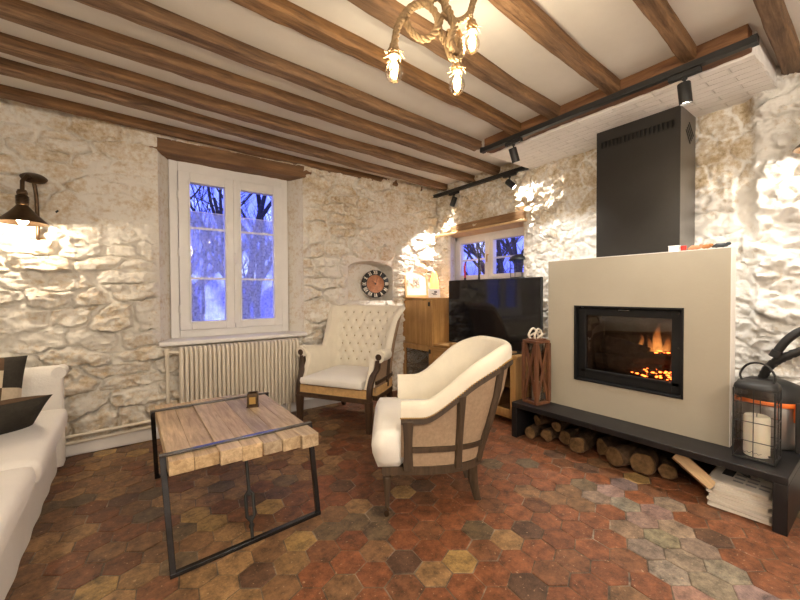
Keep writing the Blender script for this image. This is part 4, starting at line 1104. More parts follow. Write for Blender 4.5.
for k in range(10):
    a = 2*PI*k/10; b = MB(); b.tube([(.112*math.cos(a),.112*math.sin(a),.008),(.118*math.cos(a),.118*math.sin(a),.18)], .003, 6); b.build('wire', M['bluegrey'], dl)
b = MB(); c = [(.116*math.cos(2*PI*k/30),.116*math.sin(2*PI*k/30),.10) for k in range(30)]; b.tube(c, .003, 6, loop=True); b.build('wire_ring', M['bluegrey'], dl)

# ------------------------------------------------------------------ fireplace: rendered panel with stove insert, hood
O = (2.8, 1.06, .266)
fp = thing('fireplace', 'beige rendered fireplace with built-in black stove and fire', 'fireplace', O)
X0 = 2.58; Y0, Y1, Z0, Z1 = .535, 1.590, .2665, 1.333
fy0, fy1, fz0, fz1 = .738, 1.387, .476, 1.006
b = MB(O); X1 = X0+.012
for p, q in (((X0,Y0,Z0),(X0+.085,fy0,Z1)), ((X0,fy1,Z0),(X0+.085,Y1,Z1)), ((X0,fy0,Z0),(X0+.085,fy1,fz0)), ((X0,fy0,fz1),(X0+.085,fy1,Z1))): b.box(p, q)
bmesh.ops.remove_doubles(b.bm, verts=list(b.bm.verts), dist=1e-4)
b.build('front_panel', M['chimney_panel'], fp, smooth=False)
b = MB(O)
b.box((X0+.085,Y0+.14,Z0),(3.0,fy0-.02,Z1-.03)); b.box((X0+.085,fy1+.02,Z0),(3.0,Y1-.14,Z1-.03)); b.box((X0+.085,fy0-.02,fz1+.02),(3.0,fy1+.02,Z1-.03)); b.box((X0+.085,fy0-.02,Z0),(3.0,fy1+.02,fz0-.02))
b.build('chimney_body', M['panel_edge'], fp, smooth=False)
MB(O).box((X0+.0005,Y0-.004,Z0),(X0+.084,Y0-.0005,Z1)).build('side_edge', M['panel_edge'], fp, smooth=False)
MB(O).box((X0+.002,Y0-.003,Z1+.0005),(X0+.084,Y1-.002,Z1+.004)).build('mantel_top', M['panel_edge'], fp, smooth=False)
# stove: outer frame, recessed door, glass, chamber
def ring(b, x0, x1, y0, y1, z0, z1, w):
    b.box((x0,y0,z0),(x1,y0+w,z1)); b.box((x0,y1-w,z0),(x1,y1,z1)); b.box((x0,y0+w,z0),(x1,y1-w,z0+w)); b.box((x0,y0+w,z1-w),(x1,y1-w,z1))
b = MB(O); ring(b, X0-.006, X0+.075, fy0, fy1, fz0, fz1, .012); st = b.build('stove_frame', M['stovesteel'], fp, bevel=.0015)
b = MB(O); ring(b, X0+.028, X0+.06, fy0+.016, fy1-.016, fz0+.016, fz1-.016, .052); b.box((X0+.028,fy0+.03,fz0+.06),(X0+.06,fy1-.03,fz0+.082)); dr = b.build('stove_door', M['stovesteel'], fp, bevel=.002)
MB(O).box((X0+.042,fy0+.06,fz0+.07),(X0+.046,fy1-.06,fz1-.06)).build('glass', M['fireglass'], dr, smooth=False)
b = MB(O)
b.lathe([(.001,0),(.006,0),(.006,.006),(.001,.007)], (X0+.028,fy0+.032,fz1-.032), 12, (-1,0,0)); b.lathe([(.001,0),(.006,0),(.006,.006),(.001,.007)], (X0+.028,fy0+.032,fz1-.24), 12, (-1,0,0)); b.box((X0+.018,1.03,fz1-.030),(X0+.03,1.10,fz1-.022)); b.build('latch', M['steel'], dr)
b = MB(O); cx0, cx1 = X0+.075, 2.99
ya, yb_, za, zb_ = fy0+.03, fy1-.03, fz0+.03, fz1-.02
b.box((cx1-.02,ya,za),(cx1,yb_,zb_)); b.box((cx0,ya-.015,za),(cx1,ya,zb_)); b.box((cx0,yb_,za),(cx1,yb_+.015,zb_)); b.box((cx0,ya,za-.015),(cx1,yb_,za+.01)); b.box((cx0,ya,zb_),(cx1,yb_,zb_+.012)); b.box((cx1-.06,ya,zb_-.10),(cx1-.02,yb_,zb_-.02))
b.build('fire_chamber', M['firebrick'], fp, smooth=False)
def log_mesh(p, q, rad, seed, off=(0,0,0), bark=True):
    r = random.Random(seed); b = MB(off); p, q = Vector(p), Vector(q); n = 9; pts = []; 
    for i in range(n+1): pts.append(p.lerp(q, i/n)+Vector((r.uniform(-1,1),r.uniform(-1,1),r.uniform(-1,1)))*rad*.06)
    pts[0] = p; pts[-1] = q
    t = (q-p).normalized(); u = t.orthogonal().normalized(); v = t.cross(u); k = 18
    ph = [1+r.uniform(-.30,.26) for _ in range(k)]
    ph = [(ph[i-1]+2*ph[i]+ph[(i+1)%k])/4 for i in range(k)]
    b.rings([[pts[i]+(u*math.cos(2*PI*j/k)+v*math.sin(2*PI*j/k))*rad*ph[j]*(1+r.uniform(-.06,.06)) for j in range(k)] for i in range(n+1)])
    return b, ph, u, v, t
M['char'] = mat('charred_log', (.035,.022,.015), .95, var=.5, scale=24, bump=.9, bscale=50)
for k, (p, q, rad) in enumerate((((2.80,1.33,.60),(2.84,.92,.575),.052), ((2.86,1.30,.71),(2.82,1.00,.66),.065), ((2.78,1.08,.655),(2.82,.80,.685),.040), ((2.74,.98,.56),(2.84,.79,.57),.040), ((2.9,.95,.66),(2.86,.80,.60),.05))):
    b, *_ = log_mesh(p, q, rad, 70+k, O); b.build('burning_log', M['char'], fp)
r = random.Random(12)
b = MB(O)
for k in range(130):
    c = (2.735+r.uniform(-.02,.09), .93+r.gauss(0,.055), .560+r.uniform(-.016,.035)); b.ball(c, r.uniform(.003,.008), (1,1.5,.7), 6)
for k in range(16):
    c = (2.80+r.uniform(-.02,.03), .94+r.gauss(0,.06), .700+r.uniform(-.006,.01)); b.ball(c, r.uniform(.004,.009), (1,1.5,.6), 6)
b.build('embers', M['ember'], fp, kind='stuff')
for k, (y, z, h, w) in enumerate(((.950,.69,.25,.036),(.905,.69,.17,.030),(.995,.69,.15,.026),(.835,.70,.24,.034),(.795,.70,.17,.024),(1.06,.72,.14,.018))):
    b = MB(O); rr = []; r = random.Random(90+k)
    for i in range(13):
        f = i/12; rad_ = w*(math.sin(PI*min(1, (f*.9+.12)))**.8)*(1-f*.5)+.0008
        cx, cy = 2.83+.012*math.sin(f*5+k), y+.020*math.sin(f*4.2+k*1.7)*f
        rr.append([(cx+rad_*.6*math.cos(2*PI*j/12), cy+rad_*math.sin(2*PI*j/12)*(1+.15*math.sin(3*j+f*6)), z-.03+h*f) for j in range(12)])
    b.rings(rr); b.build('flame', M['flame'], fp)

O = (2.9, 1.065, 1.349)
hd = thing('chimney_hood', 'dark grey sheet-metal chimney hood above the beige fireplace', 'chimney hood', O)
b = MB(O)
hx, hy0, hy1 = 2.75, .812, 1.316
# front panel with a row of slots cut through
za, zb_, z1 = 2.125, 2.170, 2.246
ns = 18; ys = []
for i in range(ns): ys.append(hy0+.028+(hy1-hy0-.056)*(i+.5)/ns)
b.box((hx,hy0,1.350),(hx+.004,hy1,za)); b.box((hx,hy0,zb_),(hx+.004,hy1,z1))
e = [hy0]+[q for y in ys for q in (y-.0065, y+.0065)]+[hy1]
for i in range(0, len(e), 2): b.box((hx,e[i],za),(hx+.004,e[i+1],zb_))
b.box((hx+.004,hy1-.004,1.350),(3.03,hy1,z1))
b.build('front_sheet', M['hood'], hd, smooth=False)
b = MB(O); b.box((hx+.004,hy0,1.350),(3.03,hy0+.004,z1))
b.build('side_sheet', M['hoodside'], hd, smooth=False)
b = MB(O)
for i in range(4): b.bar((hx+.09+.02*i,hy0-.002,2.12+.02*i),(hx+.17+.02*i,hy0-.002,2.05+.02*i), .003, .006, (0,0,1))
b.build('side_vent', M['blackpaint'], hd, smooth=False)
MB(O).box((hx+.03,hy0+.02,1.36),(hx+.034,hy1-.02,z1-.01)).build('inner_baffle', M['blackpaint'], hd, smooth=False)

# little things on the mantel
zt = Z1+.0045
t = thing('keepsake_box', 'tiny white box on the mantel beside the hood', 'box', (2.625,.800,zt)); MB().box((-.016,-.026,0),(.016,.026,.030)).build('body', M['paperwhite'], t, bevel=.002); MB().box((-.018,-.028,.0302),(.018,.028,.036)).build('lid', M['paperwhite'], t, bevel=.002)
t = thing('tealight_cup', 'tiny dark red cup on the mantel', 'candle holder', (2.622,.755,zt)); b = MB(); b.lathe([(.001,0),(.012,0),(.015,.030),(.013,.030),(.010,.006),(.001,.006)], seg=16); b.build('cup', M['redwax'], t)
def figurine(x, y, m, label, ln):
    t = thing('figurine', label, 'figurine', (x,y,zt)); b = MB()
    b.tube([(0,-ln*.5,.012),(0,-ln*.25,.016),(0,ln*.2,.016),(0,ln*.5,.010)], [.006,.012,.012,.004], 10); b.build('body', m, t)
    b = MB(); b.ball((0,-ln*.52,.022), .010, (1,1.2,1), 10); b.build('head', m, t)
    b = MB(); b.tube([(0,-ln*.2,.0),(0,-ln*.2,.014)], .004, 6); b.tube([(0,ln*.2,.0),(0,ln*.2,.014)], .004, 6); b.build('leg', m, t)
figurine(2.62,.703,M['terracotta'],'small terracotta animal figurine on the mantel, next to the red cup',.06)
figurine(2.62,.650,M['patchrust'],'small rust brown animal figurine on the mantel, middle of the ornaments',.04)
figurine(2.62,.590,M['bluegrey'],'small dark metal bird-like figurine at the right end of the mantel',.07)

# ------------------------------------------------------------------ hearth bench
O = (2.7, 1.02, 0)
hb = thing('hearth_bench', 'long low black steel hearth bench under the fireplace', 'bench', O)
HX, HY0, HY1 = 2.358, .286, 1.760
b = MB(O); b.box((HX,HY0,.228),(3.01,HY1,.265)); b.build('top_plate', M['hearthsteel'], hb, bevel=.003)
b = MB(O); b.box((HX,HY0,0),(3.01,HY0+.05,.228)); b.build('end_panel', M['hearthsteel'], hb, bevel=.003)
b = MB(O); b.box((HX,HY1-.045,0),(3.01,HY1,.228)); b.build('end_panel', M['hearthsteel'], hb, bevel=.003)
b = MB(O); b.box((2.97,HY0+.05,0),(3.0,HY1-.045,.228)); b.build('back_panel', M['blackpaint'], hb)
# firewood
logs = [(2.40,1.640,.045,.44,3,'small firewood log at the far left end of the hearth bench'), (2.44,1.625,.040,.44,-4,'small log lying on top of the leftmost firewood log'),
 (2.43,1.525,.050,.45,2,'round firewood log second from the left under the bench'), (2.46,1.415,.055,.46,6,'pale-ended firewood log third from the left under the bench'),
 (2.44,1.455,.035,.40,-8,'thin knotty log resting across the third and fourth firewood logs'), (2.41,1.290,.060,.45,-3,'firewood log with bright sawn end, fourth along the floor'),
 (2.48,1.170,.058,.44,4,'bark-covered firewood log in the middle of the row'), (2.40,1.050,.068,.48,-6,'thick gnarled firewood log with peeling bark, middle of the row'),
 (2.42,.905,.070,.46,3,'fat reddish firewood log right of the gnarled one'), (2.46,.790,.052,.42,14,'split golden firewood log leaning next to the pale wooden box')]
zz = {1: .043*2+.042, 4: .05*2+.036}
for k, (x, y, rad_, ln, yaw, lab) in enumerate(logs):
    z = zz.get(k, rad_*1.06)
    x += [.02,.05,.03,.05,.03,.03,.06,.03,.04,.05][k]; yaw += [6,-14,4,-8,16,6,-14,-12,8,2][k]; rad_ *= .92
    t = thing('firewood_log', lab, 'log', (x,y,z), R(yaw), 'firewood under the hearth bench')
    b, ph, u, v, t_ = log_mesh((0,0,0), (ln,0,0), rad_, 200+k); b.build('bark', M['bark'], t)
    e = MB(); kk = len(ph); rr = [[Vector((xx,0,0))+(u*math.cos(2*PI*j/kk)+v*math.sin(2*PI*j/kk))*rad_*ph[j]*f for j in range(kk)] for xx, f in ((-.002,.90),(.004,.93))]; e.rings(rr); e.build('sawn_end', M['logend'], t)
# pale wooden box tipped on its side
t = thing('wooden_box', 'pale open wooden box tipped on its side between logs and newspapers', 'box', (2.50,.668,.115), (0,0,0))
ux = Vector((.02,-.815,-.58)).normalized(); uz = Vector((.35,-.30,.55)); uz = (uz-ux*uz.dot(ux)).normalized(); uy = uz.cross(ux)
t.rotation_euler = Matrix((ux,uy,uz)).transposed().to_euler()
for a_, c_ in (((-.10,-.07,-.025),(.10,-.062,.03)), ((-.10,.062,-.025),(.10,.07,.03)), ((-.10,-.062,-.025),(-.092,.062,.085)), ((.092,-.062,-.025),(.10,.062,.03))): MB().box(a_, c_).build('side', M['palewood'], t, bevel=.001)
MB().box((-.092,-.062,-.025),(.092,.062,-.019)).build('bottom', M['palewood'], t)
# newspapers
labs = ['folded newspaper at the bottom of the pile under the bench','folded newspaper second from the bottom of the pile','folded newspaper third from the bottom of the pile','folded newspaper in the middle of the pile','folded newspaper third from the top of the pile','folded newspaper second from the top of the pile','topmost folded newspaper of the pile, with printed photo and text']
r = random.Random(8)
def newspaper(z, k, lab):
    w, l, h = .33, .235, .014
    t = thing('newspaper', lab, 'newspaper', (2.565+.008*k+r.uniform(-.010,.010), .462+r.uniform(-.006,.006), z), (R(r.uniform(-.4,.4)),R(-2.6*k),R(r.uniform(-6,6)) if k < 6 else R(-5)), 'newspapers under the hearth bench')
    b = MB(); prof = [(-l/2,0),(l/2-.01,0),(l/2,h*.25),(l/2,h*.75),(l/2-.01,h),(-l/2,h),(-l/2+.002,h*.75),(-l/2-.003,h*.5),(-l/2+.003,h*.25)]
    n_ = 12; b.rings([[(-w/2+w*i/n_, y, zq+.0015*math.sin(i*1.3+k)) for y,zq in prof] for i in range(n_+1)]); b.build('folded_sheets', M['paper'], t, smooth=False)
    return t, h
z = .0035
for k, lab in enumerate(labs):
    t, h = newspaper(z, k, lab); z += h+.0035+.0072
    if k == 6:
        b = MB(); zz_ = h+.0012
        b.box((-.10,.03,zz_),(-.02,.075,zz_+.001)); b.build('printed_photo', M['ink'], t, smooth=False)
        b = MB()
        for c in range(4):
            for q in range(9):
                if c == 0 and q < 5: continue
                y0 = -.10+.049*c
                y0 = .072-.049*c
                b.box((-.13+q*.028,y0-.04,zz_),(-.118+q*.028,y0,zz_+.0007)) if (q+c) % 5 else None
        b.build('print', M['greyink'], t, smooth=False)
t = thing('gas_lighter', 'black lighter with orange tip lying on the newspapers', 'lighter', (2.53,.50,z+.008), (0,R(-15),R(68)))
b = MB(); b.tube([(-.07,0,0),(-.05,0,0),(.02,0,0),(.03,0,0)], [.006,.010,.009,.006], 12); b.build('handle', M['blackpaint'], t)
b = MB(); b.tube([(.03,0,0),(.045,0,0)], .0055, 10); b.build('collar', M['orange'], t)
b = MB(); b.tube([(.045,0,0),(.13,0,0)], .0035, 8); b.build('nozzle', M['blackpaint'], t)

# ------------------------------------------------------------------ wooden lantern with rope handle
t = thing('wooden_lantern', 'reddish wooden lantern with crossed slats and rope handle', 'lantern', (2.49,1.635,.266), R(-10))
H, w = .475, .070
b = MB(); b.box((-w,-w,0),(w,w,.02)); b.build('base', M['lanternwood'], t, bevel=.002)
b = MB(); b.box((-w,-w,H-.02),(w,w,H)); b.box((-w+.02,-w+.02,H),(w-.02,w-.02,H+.012)); b.build('lid', M['lanternwood'], t, bevel=.002)
for a in (-1,1):
    for c in (-1,1): MB().box((a*w-.012-.008*a,c*w-.012-.008*c,.02),(a*w+.012-.008*a,c*w+.012-.008*c,H-.02)).build('post', M['lanternwood'], t, bevel=.001)
for s, (dx, dy) in enumerate(((0,-1),(-1,0),(0,1),(1,0))):
    tx, ty = -dy, dx
    for q, (a, c) in enumerate(((-.055,.035),(.055,-.035))):
        p0 = Vector((dx*(w-.006-.006*q)+tx*a, dy*(w-.006-.006*q)+ty*a, .03)); p1 = Vector((dx*(w-.006-.006*q)+tx*(-a*.2+c), dy*(w-.006-.006*q)+ty*(-a*.2+c), H-.025))
        b = MB(); b.bar(p0, p1, .022, .006, (dx,dy,0)); b.build('slat', M['lanternwood'], t)
    p0 = Vector((dx*(w-.02), dy*(w-.02), .022)); p1 = Vector((dx*(w-.02), dy*(w-.02), H-.022))
    b = MB(); b.bar(p0, p1, .05, .002, (dx,dy,0)); b.build('glass', M['fireglass'], t, smooth=False)
b = MB(); b.lathe([(.001,.022),(.032,.022),(.032,.16),(.001,.162)], seg=18); b.build('candle', M['wax'], t)
b = MB()
for s in (-1,1):
    c = crom([(-.035,.02*s,H+.008),(-.045,.03*s,H+.04),(-.01,.025*s,H+.085),(.03,.02*s,H+.06),(.042,.012*s,H+.01)], 8); b.tube(c, .008, 8)
c = crom([(-.02,-.03,H+.018),(.02,-.04,H+.05),(.03,.02,H+.055),(-.02,.04,H+.03)], 8); b.tube(c, .007, 8); b.build('rope_handle', mat('pale_cotton_rope', (.70,.62,.50), .95, bump=.6, bscale=200), t)

# ------------------------------------------------------------------ black wire and glass lantern
LQ = (2.535, .420, .2657)
t = thing('metal_lantern', 'black metal and glass lantern with a candle at the bench end', 'lantern', LQ, R(0))
W = .078; H = .385
b = MB(); b.box((-W,-W,0),(W,W,.012)); b.build('base', M['blackpaint'], t, bevel=.002)
for a in (-1,1):
    for c in (-1,1): MB().bar((a*W*.96,c*W*.96,.01),(a*W*.96,c*W*.96,H-.034), .006, .006, (1,0,0)).build('corner_post', M['blackpaint'], t)
b = MB()
for dx, dy in ((0,-1),(-1,0),(0,1),(1,0)):
    tx, ty = -dy, dx
    b.tube([(dx*W*.97,dy*W*.97,.012),(dx*W*.97,dy*W*.97,H-.032)], .0021, 6)
    for z in (.095, .19, .285): b.tube([(dx*W*.97-tx*W*.96,dy*W*.97-ty*W*.96,z),(dx*W*.97+tx*W*.96,dy*W*.97+ty*W*.96,z)], .0021, 6)
b.build('wire_grid', M['blackpaint'], t)
b = MB()
for dx, dy in ((0,-1),(-1,0),(0,1),(1,0)):
    tx, ty = -dy, dx; k = W*.92
    b.bar((dx*k,dy*k,.013),(dx*k,dy*k,H-.036), k*1.96, .002, (dx,dy,0))
b.build('glass', M['glass'], t, smooth=False)
b = MB(); rr = []
for wv, z in ((W*1.0,H-.036),(W*1.01,H-.030),(W*.97,H-.014),(W*.85,H-.004),(W*.55,H),(.02,H+.002)):
    c = wv*.25; rr.append([(x,y,z) for x,y in ((wv,-wv+c),(wv,wv-c),(wv-c,wv),(-wv+c,wv),(-wv,wv-c),(-wv,-wv+c),(-wv+c,-wv),(wv-c,-wv))])
b.rings(rr); b.build('lid', M['blackpaint'], t, angle=60)
b = MB(); b.tube(crom([(0,.058,H-.004),(0,.064,H+.03),(0,.040,H+.075),(0,0,H+.092),(0,-.040,H+.075),(0,-.064,H+.03),(0,-.058,H-.004)],6), .005, 8); b.build('handle', M['blackpaint'], t)
b = MB(); b.lathe([(.001,.0125),(.048,.0125),(.050,.02),(.050,.205),(.046,.212),(.02,.205),(.001,.204)], seg=28); b.build('candle', M['wax'], t)
b = MB(); b.tube([(0,0,.203),(.002,0,.222)], .0015, 6); b.build('wick', M['blackpaint'], t)
# faint script line and dot on the front glass
b = MB(); c = crom([(-W*.925-.002, .045-.0058*i, .040+.0035*math.sin(i*2.1)+(.004 if i in (1,7) else 0)) for i in range(14)], 4); b.tube(c, .0009, 5); b.ball((-W*.925-.001,-.058,.040), .005, (.3,1,1), 8); b.build('lettering', M['ink'], t)

# ------------------------------------------------------------------ ash vacuum
VC = (2.86, .430, .2657)
t = thing('ash_vacuum', 'black canister ash vacuum with orange band behind the lantern', 'vacuum cleaner', VC)
b = MB(); b.lathe([(.001,0),(.125,0),(.135,.01),(.138,.20),(.132,.225),(.001,.226)], seg=40); b.build('canister', M['canister'], t, angle=50)
b = MB(); b.lathe([(.12,.224),(.146,.224),(.149,.232),(.149,.240),(.146,.248),(.12,.248)], seg=40); b.build('orange_band', M['orange'], t, angle=50)
b = MB(); b.lathe([(.001,.248),(.142,.248),(.142,.285),(.125,.325),(.08,.345),(.001,.35)], seg=40); b.build('motor_head', M['blackpaint'], t, angle=50)
b = MB(); b.bar((-.085,-.125,.15),(-.085,-.125,.245), .030, .02, (-1,-1,0)); b.build('clip', M['orange'], t, bevel=.004)
b = MB(); b.bar((-.095,-.138,.0),(-.095,-.138,.26), .05, .010, (-1,-1,0)); b.build('clip_plate', M['blackpaint'], t, bevel=.003)
b = MB(); c = crom([(.02,.03,.33),(-.0,.0,.41),(-.01,-.06,.475),(-.01,-.16,.535),(0,-.30,.56),(.02,-.42,.40),(.0,-.45,.10),(-.05,-.44,-.20)], 10)
rad_ = [.021+.002*math.sin(i*2.4) for i in range(len(c))]; b.tube(c, rad_, 12); b.build('hose', M['blackpaint'], t)
b = MB(); c = crom([(-.02,-.03,.49),(-.02,-.075,.575),(-.01,-.14,.635),(0,-.25,.66),(.03,-.36,.60)], 10); b.tube(c, [.020]*len(c), 12); b.tube([(-.02,-.025,.475),(-.02,-.04,.51)], .025, 12); b.build('nozzle_tube', M['blackpaint'], t)

# ------------------------------------------------------------------ light tracks and spotlights
def track(name, x, y0, y1, z0, label):
    O = (x, (y0+y1)/2, z0); t = thing(name, label, 'light track', O)
    b = MB(O); b.box((x-.019,y0,z0),(x+.019,y1,z0+.034)); b.build('rail', M['blackpaint'], t, bevel=.002)
    b = MB(O); b.box((x-.022,y0-.006,z0-.002),(x+.022,y0+.02,z0+.035)); b.build('end_cap', M['blackpaint'], t)
    b = MB(O); b.box((x-.022,y1-.02,z0-.002),(x+.022,y1+.006,z0+.035)); b.build('end_cap', M['blackpaint'], t)
    return t
TX, TZ = 2.345, 2.240
track('light_track', TX, .405, 2.035, TZ, 'long black light track under the trimmer above the fireplace')
track('light_track', 2.985, 2.06, 3.355, TZ, 'short black light track along the wall above the small window')
SPOTS = []
def spot(x, y, aim, lab, power, lz=.105, ang=62, blend=.6):
    O = (x, y, TZ); t = thing('track_spotlight', lab, 'spotlight', O, 0, 'spotlights on the tracks')
    d = Vector(aim).normalized()
    b = MB(O); b.box((x-.016,y-.07,TZ-.028),(x+.016,y+.07,TZ-.003)); b.build('adapter', M['blackpaint'], t, bevel=.002)
    head = Vector((x, y, TZ-.092)); 
    b = MB(O); b.tube([(x,y,TZ-.028),(x,y,TZ-.075),head-d*.01], .006, 8); b.tube([(x,y,TZ-.04),(x,y,TZ-.025)], .012, 10); b.build('arm', M['blackpaint'], t)
    b = MB(O); A = head-d*.035; Bq = head+d*(lz-.035)
    b.lathe([(.001,0),(.026,0),(.029,.004),(.029,lz),(.026,lz),(.025,lz-.014),(.001,lz-.015)], A, 26, d); b.build('can', M['blackpaint'], t, angle=50)
    b = MB(O); b.lathe([(.001,lz-.0145),(.023,lz-.0145),(.023,lz-.011),(.001,lz-.011)], A, 22, d); b.build('lens', M['spot_hot'], t)
    l = bpy.data.lights.new('spot_beam', 'SPOT'); l.energy = power; l.color = (1., .95, .88); l.spot_size = R(ang); l.spot_blend = blend; l.shadow_soft_size = .02
    lo = bpy.data.objects.new('spot_beam', l); col.objects.link(lo); lo.location = A+d*(lz+.004); lo.rotation_euler = d.to_track_quat('-Z','Y').to_euler()
spot(TX, .677, (.14,-.06,-1.0), 'black spotlight in front of the chimney hood on the long track', 46, ang=95, blend=.8)
spot(TX, 1.732, (.42,-.05,-1.), 'black spotlight near the far tip of the long track', 36, ang=95, blend=.8)
spot(2.965, 2.234, (.16,-.62,-.62), 'tilted black spotlight at the near end of the short wall track, lens lit', 60, ang=105, blend=.7)
spot(2.985, 3.004, (-.16,.34,-1.), 'black spotlight at the corner end of the short wall track', 75, ang=70, blend=.3)

# ------------------------------------------------------------------ rope pendant lamp
RY = 1.0
def near(p, dy=0.):      # rope points measured on one vertical plane, brought to the lamp's own distance
    k = (RY+dy)/1.2
    return Vector((p[0]*k, 1.2*k, 1.1+(p[2]-1.1)*k))
pend = thing('rope_pendant_lamp', 'knotted jute rope pendant lamp with three lit bulbs', 'lamp', (.98, 1.10, 2.358))
OP = Vector((.98,1.10,2.358))
def rope(pts, rad=.0125, name='rope'):
    c = crom(pts, 14); b = MB(OP)
    # three twisted strands
    s = 0; up = Vector((0,1,.2)); fr = []
    for i, p in enumerate(c):
        t = (c[min(i+1,len(c)-1)]-c[max(i-1,0)]).normalized(); a = (up-t*up.dot(t)).normalized(); up = a; fr.append((p, a, t.cross(a), s))
        if i+1 < len(c): s += (c[i+1]-p).length
    for k in range(3):
        pts_ = [p+(a*math.cos(s*2*PI/.06+k*2*PI/3)+q*math.sin(s*2*PI/.06+k*2*PI/3))*rad*.54 for p, a, q, s in fr]
        b.tube(pts_, rad*.50, 8)
    return b.build(name, M['rope'], pend, angle=80)
b = MB(OP); b.lathe([(.001,0),(.05,0),(.05,-.012),(.03,-.022),(.001,-.022)], OP, 24); b.build('ceiling_rose', M['blackpaint'], pend)
T0 = Vector((.98,1.10,2.34))
rope([near(p,d) for p,d in (((.864,1.2,2.055),0),((.869,1.2,2.10),0),((.889,1.2,2.174),.01),((.951,1.2,2.268),.02),((1.026,1.2,2.315),.0),((1.088,1.2,2.3),-.02),((1.093,1.2,2.239),-.02),((1.031,1.2,2.171),0),((.961,1.2,2.165),.02),((.925,1.2,2.21),.03),((.965,1.2,2.275),.03),((1.05,1.2,2.335),.05),((1.11,1.2,2.40),.06))]+[T0+Vector((-.02,0,-.04)), T0])
rope([near(p,d) for p,d in (((1.214,1.2,2.115),0),((1.198,1.2,2.162),0),((1.146,1.2,2.196),.02),((1.105,1.2,2.245),.01),((1.135,1.2,2.318),-.02),((1.195,1.2,2.291),-.03),((1.168,1.2,2.205),-.03),((1.218,1.2,2.19),-.01),((1.240,1.2,2.255),.02),((1.183,1.2,2.307),.03),((1.145,1.2,2.36),.05),((1.15,1.2,2.42),.06))]+[T0+Vector((.01,.0,-.03)), T0+Vector((.005,0,0))])
rope([near(p,d) for p,d in (((1.150,1.2,2.20),.02),((1.175,1.2,2.15),-.01),((1.232,1.2,2.165),-.02),((1.225,1.2,2.235),-.02),((1.170,1.2,2.26),.0),((1.16,1.2,2.19),.03),((1.205,1.2,2.155),.03),((1.25,1.2,2.21),.03),((1.205,1.2,2.28),.04),((1.16,1.2,2.36),.05))]+[T0+Vector((.0,.01,-.05)), T0+Vector((0,.005,0))], .0115)
rope([near(p,d) for p,d in (((1.310,1.2,2.335),0),((1.300,1.2,2.385),0),((1.318,1.2,2.45),.0),((1.341,1.2,2.51),.02),((1.30,1.2,2.56),.04))]+[T0+Vector((.05,.0,-.02)), T0+Vector((.01,0,0))])
rope([T0+Vector((.0,-.01,0))]+[near(p,d) for p,d in (((1.140,1.2,2.45),.04),((1.138,1.2,2.36),.0),((1.180,1.2,2.315),-.02),((1.250,1.2,2.345),-.02),((1.310,1.2,2.42),-.01),((1.30,1.2,2.50),.02))]+[T0+Vector((.03,-.01,-.02)), T0+Vector((.01,-.01,0))])
for p in ((.864,1.2,2.00), (1.214,1.2,2.062), (1.313,1.2,2.283)):
    c = near(p)
    b = MB(OP); b.lathe([(.001,.070),(.014,.070),(.017,.055),(.018,.03),(.014,.026),(.001,.026)], c, 18)
    for k in range(9):       # frayed whiskers where the rope ends
        a = 2*PI*k/9; b.tube([c+Vector((.014*math.cos(a),.014*math.sin(a),.055)), c+Vector((.026*math.cos(a),.026*math.sin(a),.036)), c+Vector((.036*math.cos(a+.3),.036*math.sin(a+.3),.030+.006*math.sin(k*2)))], [.004,.0025,.001], 5)
    so_ = b.build('socket', M['rope'], pend)
    prof = [(.012,.028),(.014,.02),(.022,.006),(.029,-.012),(.030,-.026),(.024,-.042),(.012,-.052),(.001,-.054)]
    b = MB(OP); b.rings([[c+Vector((r_*math.cos(2*PI*k/24), r_*math.sin(2*PI*k/24), z)) for k in range(24)] for r_, z in prof], cap=False); g = b.build('bulb', M['bulbglass'], pend, angle=80)
    b = MB(OP)
    for k in range(6):
        a = 2*PI*k/6; a2 = a+PI/6; b.tube([c+Vector((.004*math.cos(a),.004*math.sin(a),.018)), c+Vector((.014*math.cos(a),.014*math.sin(a),-.004)), c+Vector((.005*math.cos(a2),.005*math.sin(a2),.014))], .0016, 5)
    b.build('filament', M['fil'], g)
    l = bpy.data.lights.new('pendant_light', 'POINT'); l.energy = 9; l.color = (1., .86, .66); l.shadow_soft_size = .012
    lo = bpy.data.objects.new('pendant_light', l); col.objects.link(lo); lo.location = c+Vector((0,0,-.012))

# ------------------------------------------------------------------ light
def point(name, loc, e, c, rad):
    l = bpy.data.lights.new(name, 'POINT'); l.energy = e; l.color = c; l.shadow_soft_size = rad
    lo = bpy.data.objects.new(name, l); col.objects.link(lo); lo.location = loc; return lo
point('wall_lamp_light', SC+Vector((0,-.01,-.022)), 10, (1.,.86,.66), .02)
dup(ss, (2.985,.195,1.90), R(-90), 'black metal wall lamp on the bright stone pier right of the fireplace')
point('wall_lamp_light', (2.985-.20,.195-.028+.02,1.90-.10), 8.0, (1.,.96,.89), .02)
point('fire_light', (2.80,.93,.66), 2.5, (1.,.36,.10), .05)
point('amber_light', (2.70,3.05,1.26), .6, (1.,.55,.2), .04)
# added warm fill lights without fixtures, unseen behind the viewer
point('added_fill_light', (.9,-1.1,1.95), 56, (1.,.90,.77), .16)
point('added_fill_light', (-.7,-.9,1.95), 40, (1.,.90,.77), .16)

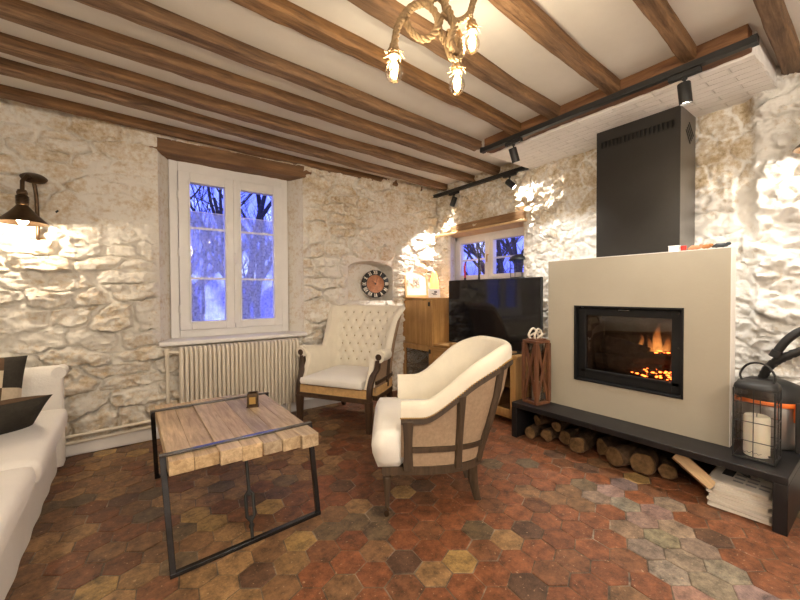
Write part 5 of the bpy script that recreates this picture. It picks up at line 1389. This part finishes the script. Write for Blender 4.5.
w = bpy.data.worlds.new('dusk'); sc.world = w; w.use_nodes = True
nt = w.node_tree; N = nt.nodes; L = nt.links; bg = N['Background']
tc = N.new('ShaderNodeTexCoord'); sp = N.new('ShaderNodeSeparateXYZ'); L.new(tc.outputs['Generated'], sp.inputs[0])
r = N.new('ShaderNodeValToRGB'); e = r.color_ramp.elements; e[0].position = .0; e[0].color = (.03,.04,.40,1); e[1].position = .5; e[1].color = (.07,.11,.85,1)
k = e.new(.12); k.color = (.13,.17,.95,1)
L.new(sp.outputs[2], r.inputs[0])
n = N.new('ShaderNodeTexNoise'); n.inputs['Scale'].default_value = 14; n.inputs['Detail'].default_value = 5; L.new(tc.outputs['Generated'], n.inputs['Vector'])
r2 = N.new('ShaderNodeValToRGB'); r2.color_ramp.elements[0].position = .50; r2.color_ramp.elements[0].color = (0,0,0,1); r2.color_ramp.elements[1].position = .68; r2.color_ramp.elements[1].color = (1,1,1,1); L.new(n.outputs['Fac'], r2.inputs[0])
mx = N.new('ShaderNodeMix'); mx.data_type = 'RGBA'; L.new(r2.outputs[0], mx.inputs[0]); L.new(r.outputs[0], mx.inputs[6]); mx.inputs[7].default_value = (.42,.52,1.,1)
L.new(mx.outputs[2], bg.inputs[0]); bg.inputs[1].default_value = 2.8

# ------------------------------------------------------------------ camera
yaw, pit, rol = R(53.532), R(-1.045), R(-.3106)
fw = Vector((math.cos(yaw)*math.cos(pit), math.sin(yaw)*math.cos(pit), math.sin(pit)))
rt = Vector((math.sin(yaw), -math.cos(yaw), 0)); up = rt.cross(fw)
rt, up = rt*math.cos(rol)+up*math.sin(rol), -rt*math.sin(rol)+up*math.cos(rol)
cam = bpy.data.cameras.new('camera'); co = bpy.data.objects.new('camera', cam); col.objects.link(co)
cam.sensor_width = 36; cam.lens = 369.47/800*36; cam.clip_start = .02
mw = Matrix((rt, up, -fw)).transposed().to_4x4(); mw.translation = (0,0,1.1); co.matrix_world = mw
sc.camera = co
sc.view_settings.view_transform = 'Standard'; sc.view_settings.look = 'None'; sc.view_settings.exposure = 0.34; sc.view_settings.gamma = 1; sc.view_settings.use_curve_mapping = False
